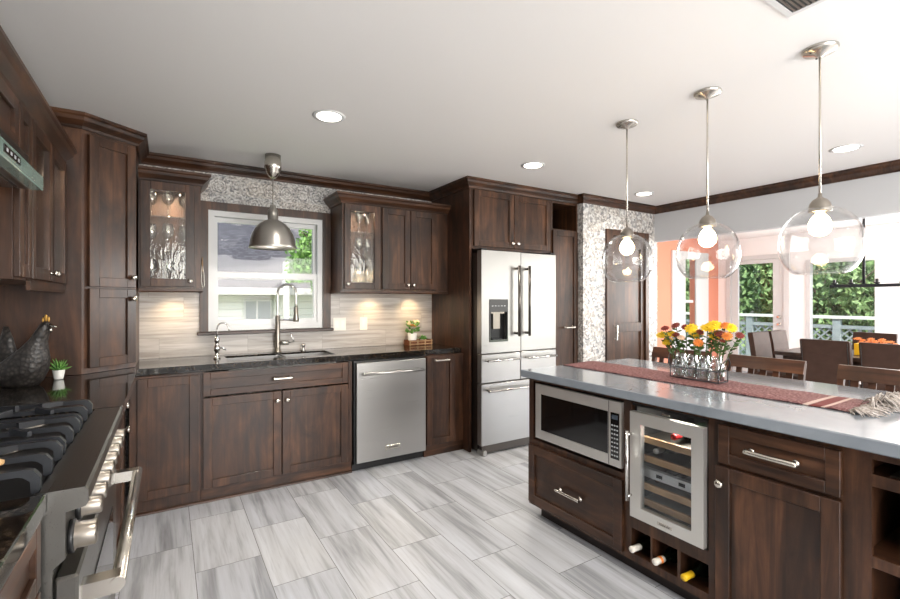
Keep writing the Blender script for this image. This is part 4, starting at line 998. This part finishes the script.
# runner with tassel
t = thing('table_runner', 'pink woven table runner laid along the grey island worktop', 'table runner', (2.4, 1.4, .921))
b = bmesh.new(); N_ = 60; rows = []
for k in range(N_+1):
    y = .69+(2.195-.69)*k/N_; sk_ = .018*(1-k/N_)
    rows.append([b.verts.new((2.245+sk_*.2+x_*(.325-.02*(1-k/N_))/6+.004*math.sin(k*.31), y+.004*x_, .9225+.0012*math.sin(k*.9+x_))) for x_ in range(7)])
for k in range(N_):
    for x_ in range(6): f = b.faces.new((rows[k][x_], rows[k][x_+1], rows[k+1][x_+1], rows[k+1][x_])); f.smooth = True
mb = MB(); mb.b.free(); mb.b = b
ro = obj('cloth', mb, 'runner', t)
mod = ro.modifiers.new('thick', 'SOLIDIFY'); mod.thickness = .003; mod.offset = 1
def strands(n_, y0, spread, L, zmax, x0=2.25, x1=2.55):
    mb = MB()
    for k in range(n_):
        x = random.uniform(x0, x1); y = y0+random.uniform(-.01, .01); z = .9235+random.random()*.006; a = random.gauss(0, spread); l = L*random.uniform(.6, 1.1)
        dx, dy = math.sin(a)*l, -math.cos(a)*l; h = random.uniform(.0, zmax)
        mb.tube([(x, y, z), (x+dx*.4, y+dy*.4, z+h), (x+dx*.8, y+dy*.8, max(.9228, z+h*.5)), (x+dx, y+dy, .9228)], [.003, .0034, .003, .0008], 5)
    return mb
obj('fringe', strands(150, .69, .45, .09, .014), 'tassel', t)
obj('tassel', strands(170, .665, .9, .10, .05, 2.42, 2.60), 'tassel', t)
obj('edge_fringe', strands(60, 2.195, .3, .0, .0), 'tassel', t) if False else None

# flower caddy and bouquet
CX, CY = 2.425, 1.385
t = thing('flower_caddy', 'dark wire caddy of clear glass bottles filled with stems on the island runner', 'vase', (CX, CY, .925))
mb = MB(); z0, z1 = .9325, 1.045; hx, hy = .045, .130
def rect(z, r_=.0028): mb.tube([(CX-hx, CY-hy, z), (CX+hx, CY-hy, z), (CX+hx, CY+hy, z), (CX-hx, CY+hy, z), (CX-hx, CY-hy, z)], r_, 6)
rect(z0+.001); rect(.99)
for sx in (-1, 1):
    for sy in (-1, 1): mb.cyl((CX+sx*hx, CY+sy*hy, z0), (CX+sx*hx, CY+sy*hy, .99), .0028, 6)
mb.tube([(CX-hx, CY-hy, .99), (CX-hx*.9, CY-hy-.015, 1.03), (CX, CY-hy-.028, 1.062), (CX+hx*.9, CY-hy-.015, 1.03), (CX+hx, CY-hy, .99)], .003, 6)
mb.tube([(CX-hx, CY+hy, .99), (CX-hx*.9, CY+hy+.015, 1.03), (CX, CY+hy+.028, 1.062), (CX+hx*.9, CY+hy+.015, 1.03), (CX+hx, CY+hy, .99)], .003, 6)
obj('wire_frame', mb, 'iron', t)
for k in range(4):
    y = CY-.096+.064*k; mb = MB(); q = .029
    def sq(h, s_): return [Vector((CX+s_*cx_, y+s_*cy_, z0+.004+h)) for cx_, cy_ in ((-1, -.8), (-.8, -1), (.8, -1), (1, -.8), (1, .8), (.8, 1), (-.8, 1), (-1, .8))]
    mb.loft([sq(0, .001), sq(0, q), sq(.075, q), sq(.092, q*.75), sq(.105, q*.62), sq(.125, q*.66), sq(.125, q*.58), sq(.105, q*.55), sq(.075, q*.92), sq(.006, q*.9), sq(.006, .001)], False, True)
    gb = obj('glass_bottle', mb, 'tumbler', t)
    mb = MB(); mb.box(CX-.026, CX+.026, y-.026, y+.026, z0+.012, z0+.06); obj('water', mb, 'tumbler', gb)
random.seed(11)
fl = [(-.205, .125, 'yellow', .032), (-.162, .168, 'rust', .026), (-.175, .09, 'yellow', .030), (-.12, .185, 'rust', .028), (-.11, .135, 'rust', .024), (-.075, .175, 'rust', .028), (-.085, .12, 'pinkpet', .024), (-.03, .14, 'yellow', .036), (-.02, .175, 'yellow', .030), (.015, .10, 'orange', .028), (.005, .155, 'rust', .022), (.05, .18, 'yellow', .034), (.085, .195, 'yellow', .034), (.075, .14, 'yellow', .030), (.13, .195, 'orange', .030), (.12, .15, 'rust', .032), (.155, .185, 'yellow', .026), (.165, .145, 'orange', .028), (.205, .15, 'rust', .024), (-.145, .135, 'yellow', .026), (.14, .12, 'rust', .020)]
pool = {}
for k, (s_, h_, mat, r_) in enumerate(fl):
    # s_ runs along the caddy from the tiled wall's side (+Y) to the near end (-Y)
    y = CY-s_; x = CX+random.uniform(-.05, .05)*(1 if k % 2 else .6); z = 1.03+h_; root = Vector((CX+random.uniform(-.012, .012), CY-max(-.12, min(.12, s_*.7)), z0+.015))
    nm = {'yellow': 'yellow mum blossom standing in the wire flower caddy', 'rust': 'rust-red mum blossom standing in the wire flower caddy', 'orange': 'orange mum blossom standing in the wire flower caddy', 'pinkpet': 'pale peach blossom standing in the wire flower caddy'}[mat]
    t = thing('chrysanthemum', nm, 'flower', tuple(root), mat.replace('pinkpet', 'peach')+' mums in the flower caddy')
    top = Vector((x, y, z)); mid = root.lerp(top, .5)+Vector((0, 0, .03))
    up = (top-mid).normalized()*.6+Vector((-.75+random.uniform(-.3,.3), -.45+random.uniform(-.4,.4), .45)); up.normalize()
    mb = MB(); blossom(mb, top, r_*(1.14 if mat == 'yellow' else .92), 4, 12, up); obj('petals', mb, mat, t)
    mb = MB(); mb.tube([root, mid, top-up*.004], .0022, 5)
    for q in range(11):
        p = mid.lerp(top, -.12+.088*q); a = random.random()*2*PI; d = Vector((math.cos(a), math.sin(a), .35)).normalized(); s2 = d.orthogonal().normalized()*.010
        mb.loft([[p-s2*.2, p+s2*.2], [p+d*.016-s2*.8, p+d*.016+s2*.8], [p+d*.031, p+d*.031+s2*.1]], False, True, False)
    obj('stem', mb, 'stem', t)

# ================================================================== PENDANTS, CEILING FITTINGS
PX = 2.39
t0 = thing('pendant_light', 'clear glass globe pendant nearest the tiled wall', 'pendant lamp', (PX, 1.805, ZC), 'glass globe pendants over the island')
y = 1.805
mb = MB(); mb.lathe((PX, y, ZC), (0, 0, -1), [(.001, 0), (.065, 0), (.066, .006), (.058, .016), (.02, .026), (.012, .034), (.001, .036)], 28, True)
cn = obj('canopy', mb, 'nickel', t0)
mb = MB()
for a in (.6, 2.7): mb.sphere((PX+.045*math.cos(a), y+.045*math.sin(a), ZC-.021), .0045, seg=8)
obj('screw', mb, 'black', cn)
obj('rod', MB().cyl((PX, y, ZC-.03), (PX, y, 1.80), .0045, 10), 'nickel', t0)
mb = MB(); mb.lathe((PX, y, 1.825), (0, 0, -1), [(.001, .008), (.007, .008), (.008, .022), (.014, .028), (.027, .036), (.037, .052), (.042, .074), (.042, .086), (.036, .088), (.001, .088)], 24, True); obj('socket_cap', mb, 'nickel_dark', t0)
prof = []
zc_ = 1.610
GP = [(.038, .146), (.060, .140), (.092, .120), (.120, .090), (.139, .052), (.148, .010), (.149, -.030), (.141, -.070), (.126, -.102), (.107, -.126), (.088, -.138)]
def smooth_prof(P, n=4):
    out = []
    for i in range(len(P)-1):
        p0, p1, p2, p3 = P[max(i-1, 0)], P[i], P[i+1], P[min(i+2, len(P)-1)]
        for k in range(n):
            q = k/n; out.append(tuple(.5*(2*p1[j]+(p2[j]-p0[j])*q+(2*p0[j]-5*p1[j]+4*p2[j]-p3[j])*q*q+(3*p1[j]-p0[j]-3*p2[j]+p3[j])*q**3) for j in (0, 1)))
    return out+[P[-1]]
SP = smooth_prof(GP)
mb = MB(); mb.lathe((PX, y, zc_), (0, 0, 1), SP+[(SP[-1][0]-.004, SP[-1][1]-.002)]+[(r-.004, h*.98) for r, h in SP[::-1]], 56)
obj('glass_shade', mb, 'globe', t0)
mb = MB(); mb.lathe((PX, y, 1.745), (0, 0, -1), [(.013, 0), (.015, .015), (.030, .032), (.040, .055), (.042, .072), (.037, .092), (.022, .108), (.001, .114)], 20, True); obj('bulb', mb, 'bulb', t0)
dup(t0, loc=(PX, 1.315, ZC), label='clear glass globe pendant between the two other globe pendants')
dup(t0, loc=(PX, .833, ZC), label='clear glass globe pendant over the tasselled end of the runner')
#for y in (1.805, 1.315, .833): light('pendant_bulb_lamp', 'POINT', (PX, y, 1.60), 6, (1, .8, .55), radius=.03)
# dome pendant over the sink
px, py = .668, 3.60
t = thing('dome_pendant', 'brushed nickel dome pendant hanging before the sink window', 'pendant lamp', (px, py, ZC))
mb = MB(); mb.lathe((px, py, ZC), (0, 0, -1), [(.001, 0), (.056, 0), (.056, .05), (.060, .055), (.060, .10), (.052, .11), (.048, .13), (.030, .16), (.012, .175), (.001, .176)], 28, True); obj('canopy', mb, 'nickel', t)
obj('cord', MB().cyl((px, py, ZC-.17), (px, py, 2.04), .0035, 8), 'nickel_dark', t)
mb = MB(); mb.lathe((px, py, 0), (0, 0, 1), [(.008, 2.07), (.020, 2.065), (.024, 2.04), (.034, 2.03), (.038, 2.0), (.036, 1.955), (.060, 1.946), (.092, 1.925), (.122, 1.892), (.145, 1.848), (.158, 1.80), (.163, 1.765), (.169, 1.745), (.167, 1.742), (.159, 1.765), (.154, 1.80), (.141, 1.845), (.118, 1.886), (.088, 1.918), (.001, 1.935)], 40); obj('shade', mb, 'dome', t)
mb = MB(); mb.lathe((px, py, 0), (0, 0, 1), [(.001, 1.80), (.03, 1.81), (.04, 1.85), (.025, 1.89), (.018, 1.925)], 16, True); obj('bulb', mb, 'lens', t)
light('dome_lamp', 'AREA', (px, py, 1.79), 3, (1, .95, .88), size=.06)
# downlights
dl = None
LB = ['recessed ceiling downlight above the floor before the sink', 'recessed ceiling downlight in front of the fridge', 'small recessed ceiling downlight near the tiled wall', 'recessed ceiling downlight near the dining opening']
for i, (x, y) in enumerate(DOWN):
    if dl is None:
        dl = thing('recessed_downlight', LB[0], 'ceiling light', (x, y, ZC), 'recessed ceiling lights')
        mb = MB(); mb.lathe((x, y, ZC), (0, 0, -1), [(.001, .0005), (.092, .0005), (.095, .003), (.080, .006), (.072, .004), (.001, .004)], 32, True); obj('trim_ring', mb, 'white', dl)
        mb = MB(); mb.lathe((x, y, ZC-.0045), (0, 0, -1), [(.001, 0), (.070, 0), (.068, .003), (.001, .004)], 28, True); obj('lens', mb, 'lens', dl)
    else: dup(dl, loc=(x, y, ZC), label=LB[i] if i < 4 else 'added ceiling downlight on the unseen side of the kitchen, for fill light')
# vent
t = thing('ceiling_vent', 'metal air vent set in the ceiling above the island', 'vent', (1.85, .71, ZC))
mb = MB(); mb.cells([1.68, 1.70, 1.99, 2.01], [.62, .64, .78, .80], lambda i, j: not (i == 1 and j == 1), ZC-.006, ZC-.001, mode='ud'); obj('frame', mb, 'white', t)
mb = MB(); mb.box(1.70, 1.99, .64, .78, ZC-.0025, ZC-.0012)
obj('duct_opening', mb, 'iron', t)
mb = MB()
for k in range(9): mb.box(1.70, 1.99, .645+k*.015, .652+k*.015, ZC-.006, ZC-.003)
obj('slat', mb, 'nickel_dark', t)

# ================================================================== STOOLS AND DINING ROOM
def build_stool(x, y):
    t = thing('bar_stool', 'slat-backed cherry wood bar stool', 'bar stool', (x, y, 0), 'slat-backed stools behind the island')
    # faces -X (toward the island); backrest on the +X side
    hw = .215
    mb = MB(); mb.box(x-.20, x+.18, y-.20, y+.20, .62, .645, bev=.008); obj('seat', mb, 'chair_wood', t)
    for sx, sy in ((-1, -1), (-1, 1)):
        mb = MB(); mb.tube([(x-.19, sy*.20+y, 0), (x-.175, y+sy*.18, .62)], .018, 8); obj('leg', mb, 'chair_wood', t)
    for sy in (-1, 1):
        mb = MB(); pts = [(x+.22, 0), (x+.18, .45), (x+.17, .66), (x+.20, .85), (x+.235, .985)]
        mb.loft([[Vector((px_+a*.013, y+sy*(hw-.014)+b_*.014, z)) for a, b_ in ((-1, -1), (1, -1), (1, 1), (-1, 1))] for px_, z in pts], True, False); obj('leg', mb, 'chair_wood', t)
    mb = MB(); mb.loft([[Vector((x+.205+dx+(.03*(1-(k/8-1)**2))*1.0*-0, y-hw+.0+2*hw*k/16, z)) for dx, z in ((-.010, .925), (.012, .925), (.040, 1.0), (.018, 1.0))] for k in range(17)], True, False); obj('top_rail', mb, 'chair_wood', t)
    for k in range(5):
        yy = y-.14+.07*k; mb = MB(); mb.loft([[Vector((px_+a*.005, yy+b_*.017, z)) for a, b_ in ((-1, -1), (1, -1), (1, 1), (-1, 1))] for px_, z in ((x+.180, .70), (x+.195, .82), (x+.217, .928))], True, False); obj('back_slat', mb, 'chair_wood', t)
    obj('lower_rail', MB().box(x+.167, x+.189, y-.19, y+.19, .68, .71), 'chair_wood', t)
    for z_, nm in ((.22, 0), (.30, 1)):
        mb = MB()
        if nm: mb.box(x-.18, x+.19, y-.196, y-.180, z_, z_+.03); mb.box(x-.18, x+.19, y+.180, y+.196, z_, z_+.03)
        else: mb.box(x-.19, x-.175, y-.18, y+.18, z_, z_+.035)
        obj('stretcher', mb, 'chair_wood', t)
    return t
s0 = build_stool(2.93, 1.385)
s0['label'] = 'cherry wood bar stool between the flower caddy and the next stool'
dup(s0, loc=(2.93, .80, 0), label='cherry wood bar stool level with the tasselled runner end')
dup(s0, loc=(2.93, 1.93, 0), label='cherry wood bar stool half hidden behind the flower bouquet')
def parsons(x, y, rz, label, h=.95):
    t = thing('dining_chair', label, 'chair', (0, 0, 0), 'dark leather chairs round the dining table')
    wd_ = .205
    mb = MB(); mb.loft([[Vector((xx, s_*wd_*q, z)) for xx, s_ in ((a-.028, -1), (a+.028, -1), (a+.028, 1), (a-.028, 1))] for a, z, q in ((.19, .40, .98), (.20, .60, 1), (.225, .80, 1), (.25, h-.01, 1), (.251, h, .97))], True, False); bk = obj('backrest', mb, 'dark_leather', t)
    mb = MB()
    for s_ in (-1, 1): mb.tube([(.229, s_*.19, .42), (.238, s_*.19, .62), (.262, s_*.19, .80), (.283, s_*.19, h-.02)], .004, 5)
    obj('seam', mb, 'black', bk)
    mb = MB(); mb.box(-.24, .20, -.21, .21, .40, .48, bev=.02); obj('seat', mb, 'dark_leather', t)
    for sx, sy in ((-.21, -.18), (-.21, .18), (.19, -.18), (.19, .18)):
        mb = MB(); mb.lathe((sx, sy, 0), (0, 0, 1), [(.017, 0), (.026, .40)], 4, True, False); obj('leg', mb, 'table_wood', t)
    t.location = (x, y, 0); t.rotation_euler = (0, 0, rz)
    return t
# local +X is the chair's back; facing is -X
c0 = parsons(5.90, 1.93, PI, 'dark leather dining chair with its back to the kitchen, nearest the glazed door')
dup(c0, loc=(5.90, 1.45, 0), rz=PI, label='dark leather dining chair with its back to the kitchen, level with the yellow box')
dup(c0, loc=(6.34, 2.60, 0), rz=PI/2, label='dark leather dining chair at the table end, first from the kitchen')
dup(c0, loc=(6.82, 2.60, 0), rz=PI/2, label='dark leather dining chair at the table end, second from the kitchen')
dup(c0, loc=(7.15, 2.02, 0), rz=0, label='dark leather dining chair across the table under the picture window')
dup(c0, loc=(7.15, 1.40, 0), rz=0, label='dark leather dining chair across the table past the window frame')
t = thing('dining_table', 'dark espresso dining table beyond the island', 'table', (6.5, 1.5, 0))
obj('tabletop', MB().box(6.03, 6.98, .45, 2.55, .715, .76, bev=.005), 'table_wood', t)
obj('apron', MB().box(6.10, 6.91, .52, 2.48, .63, .7145), 'table_wood', t)
for x in (6.12, 6.83):
    for y in (.55, 2.18): obj('leg', MB().box(x, x+.07, y, y+.07, 0, .629, bev=.004), 'table_wood', t)
o = obj('gift_box', MB().box(6.32, 6.42, 1.80, 1.90, .7605, .885, bev=.003), 'card'); tag(o, 'bright yellow box standing on the dining table', 'box')
t = thing('table_bouquet', 'low arrangement of orange and yellow flowers on the dining table', 'flowers', (6.75, 1.85, .761))
mb = MB(); mb.lathe((6.75, 1.85, .761), (0, 0, 1), [(.06, .001), (.09, .03), (.10, .07), (.09, .07), (.001, .06)], 20, True); obj('bowl', mb, 'white_cer', t)
mb = MB()
for k in range(18):
    a = k*2.4; r_ = .13*(k/18)**.5; blossom(mb, Vector((6.75+math.cos(a)*r_*.6, 1.85+math.sin(a)*r_*1.5, .87+.02*(k % 3))), .035, 2, 7, Vector((-.4, 0, 1)).normalized())
obj('blossom_cluster', mb, 'orange', t)
# chandelier over the table
t = thing('linear_chandelier', 'black iron bar chandelier over the dining table', 'chandelier', (6.5, 1.66, 2.5))
mb = MB(); mb.box(6.482, 6.518, 1.12, 2.17, 1.495, 1.53, bev=.003); obj('bar', mb, 'iron', t)
for y in (1.45, 1.87): obj('rod', MB().cyl((6.5, y, 1.53), (6.5, y, 2.488), .014, 8), 'iron', t)
obj('canopy', MB().box(6.44, 6.56, 1.40, 1.92, 2.478, 2.4995, bev=.003), 'iron', t)
for y in (1.18, 1.38, 1.56, 1.76, 1.98, 2.13):
    mb = MB(); mb.lathe((6.5, y, 1.53), (0, 0, 1), [(.012, 0), (.030, .01), (.030, .018), (.014, .02), (.014, .055), (.001, .056)], 12, True); mb.cyl((6.44, y, 1.517), (6.56, y, 1.517), .006, 6); obj('candle_cup', mb, 'iron', t)

# ================================================================== OUTSIDE
mb = MB(); mb.box(-25, 45, 4.3, 45, -1.6, -1.5); mb.box(9.5, 45, -25, 4.3, -1.6, -1.5); struct('ground_lawn', mb, 'lawn')
struct('deck_floor', MB().box(9.33, 12.3, -3, 7.5, -.12, -.03), 'deck_wood')
t = thing('deck_railing', 'grey lattice deck railing with a pale top rail outside the dining windows', 'railing', (11, 2.5, -.03))
obj('top_rail', MB().box(10.93, 11.07, -3, 7.5, .99, 1.045), 'deck_pale', t)
obj('middle_rail', MB().box(10.97, 11.03, -3, 7.5, .80, .865), 'deck_grey', t)
obj('bottom_rail', MB().box(10.97, 11.03, -3, 7.5, .05, .10), 'deck_grey', t)
for k in range(7): obj('post', MB().box(10.95, 11.05, -2.7+1.55*k, -2.58+1.55*k, -.03, .988), 'deck_grey', t)
mb = MB()
for s_ in (1, -1):
    for k in range(72):
        y0 = -3.3+k*.15; y1 = y0+s_*.70; z0_, z1_ = .10, .80; a0 = Vector((11.0+s_*.008, y0, z0_)); a1 = Vector((11.0+s_*.008, y1, z1_)); wv = Vector((0, .02, 0)); xv = Vector((.005, 0, 0))
        mb.loft([[a0-wv-xv, a0+wv-xv, a0+wv+xv, a0-wv+xv], [a1-wv-xv, a1+wv-xv, a1+wv+xv, a1-wv+xv]], True, False)
obj('lattice', mb, 'deck_grey', t)
# neighbour's house through the sink window
t = thing('neighbour_house', 'white sided house with a grey shingle roof outside the sink window', 'house', (1, 10, -1.5))
obj('wall', MB().box(-6, 9, 10, 16, -1.5, 1.5), 'siding', t)
mb = MB(); mb.prism([(9.55, 1.50), (9.55, 1.58), (13.0, 4.3), (16.5, 1.58), (16.5, 1.50)], SWY if False else type('S', (), {'p': staticmethod(lambda u, d, v: Vector((u, d, v)))}), -6.3, 9.3, 'dv'); obj('roof', mb, 'shingle', t)
obj('fascia', MB().box(-6.3, 9.3, 9.50, 9.549, 1.46, 1.585), 'white', t)
wn2 = obj('window', MB().cells([1.28, 1.33, 1.52, 1.56, 1.80, 1.85], [.90, .95, 1.32, 1.37], lambda i, j: not (i in (1, 3) and j == 1), 9.96, 9.999), 'white', t)
obj('glass_pane', MB().box(1.33, 1.80, 9.985, 9.99, .95, 1.32), simple('house_window_dark', (150, 156, 160), .2), wn2)
mb = MB(); mb.box(1.93, 2.03, 9.3, 9.4, -1.5, 2.1); obj('porch_post', mb, 'white', t)
# trees
def tree_mesh(seed, mat, nleaf, size, R=1.0):
    rng = np.random.default_rng(seed); cl = rng.normal(size=(26, 3)); cl /= np.linalg.norm(cl, axis=1)[:, None]; cl *= rng.uniform(.25, .8, (26, 1))*R; cl[:, 2] *= .9
    idx = rng.integers(0, 26, nleaf); c = cl[idx]+np.clip(rng.normal(size=(nleaf, 3)), -1.6, 1.6)*.16*R
    a = rng.normal(size=(nleaf, 3)); a /= np.linalg.norm(a, axis=1)[:, None]; b2 = np.cross(a, rng.normal(size=(nleaf, 3))); b2 /= np.linalg.norm(b2, axis=1)[:, None]
    s_ = size*rng.uniform(.6, 1.3, (nleaf, 1)); v = np.stack([c-a*s_, c-b2*s_*.5, c+a*s_, c+b2*s_*.5], 1).reshape(-1, 3)
    me = bpy.data.meshes.new('foliage'); me.from_pydata(v.tolist(), [], [tuple(range(4*i, 4*i+4)) for i in range(nleaf)]); me.materials.append(M[mat]); return me
TM = [tree_mesh(1, 'leaf', 12000, .05), tree_mesh(2, 'leaf2', 12000, .05), tree_mesh(3, 'leaf', 12000, .05)]
def tree(x, y, r, cz, mi, label, group, gz=-1.5):
    t = thing('leafy_tree', label, 'tree', (x, y, gz), group)
    o = bpy.data.objects.new('foliage', TM[mi]); COL.objects.link(o); o.parent = t; o.location = (0, 0, cz-gz); o.scale = (r, r, r*1.15); o.rotation_euler = (0, 0, x*1.7+y)
    mb = MB(); mb.tube([(x, y, gz), (x+.1, y, (gz+cz)/2), (x, y+.1, cz+r*.5)], [.05*r+.06, .04*r+.04, .02], 8)
    for k in range(6):
        a = k*1.05; mb.tube([(x+.05, y, cz-r*.6+.15*k*r), (x+math.cos(a)*r*.7, y+math.sin(a)*r*.7, cz+.12*k*r)], [.03*r, .01], 6)
    obj('trunk', mb, 'bark', t)
TL = ['grey-green', 'bright green', 'mid green']
for (x, y, r, cz, mi) in ((14.3, 1.2, 1.7, 1.1, 1), (14.6, 4.9, 1.75, 1.2, 0), (14.4, 8.6, 1.75, 1.1, 2), (18.6, 3.0, 2.1, 1.9, 2), (18.8, 7.4, 2.1, 2.0, 0), (24.5, 1.6, 3.2, 3.0, 1), (24.6, 8.6, 3.3, 3.4, 0), (14.6, 12.6, 1.9, 1.2, 1), (19.5, 13.5, 2.8, 2.4, 2)):
    tree(x, y, r, cz, mi, TL[mi]+' leafy tree growing beyond the deck railing', TL[mi]+' trees beyond the deck')
tree(2.72, 8.3, 1.0, 2.2, 1, 'bright green leafy tree beside the white house outside the sink window', 'trees beside the neighbour house')
for (x, y, r, cz) in ((-2.5, 21, 2.5, 5.0), (3.2, 21, 2.5, 5.4), (9.0, 21, 2.5, 5.0)):
    tree(x, y, r, cz, 0, 'tall tree showing over the grey roof of the white house', 'trees behind the neighbour house')

tree(-.3, 8.6, 1.55, 6.1, 1, 'tall yard tree shading the white house roof outside the sink window', 'yard trees')
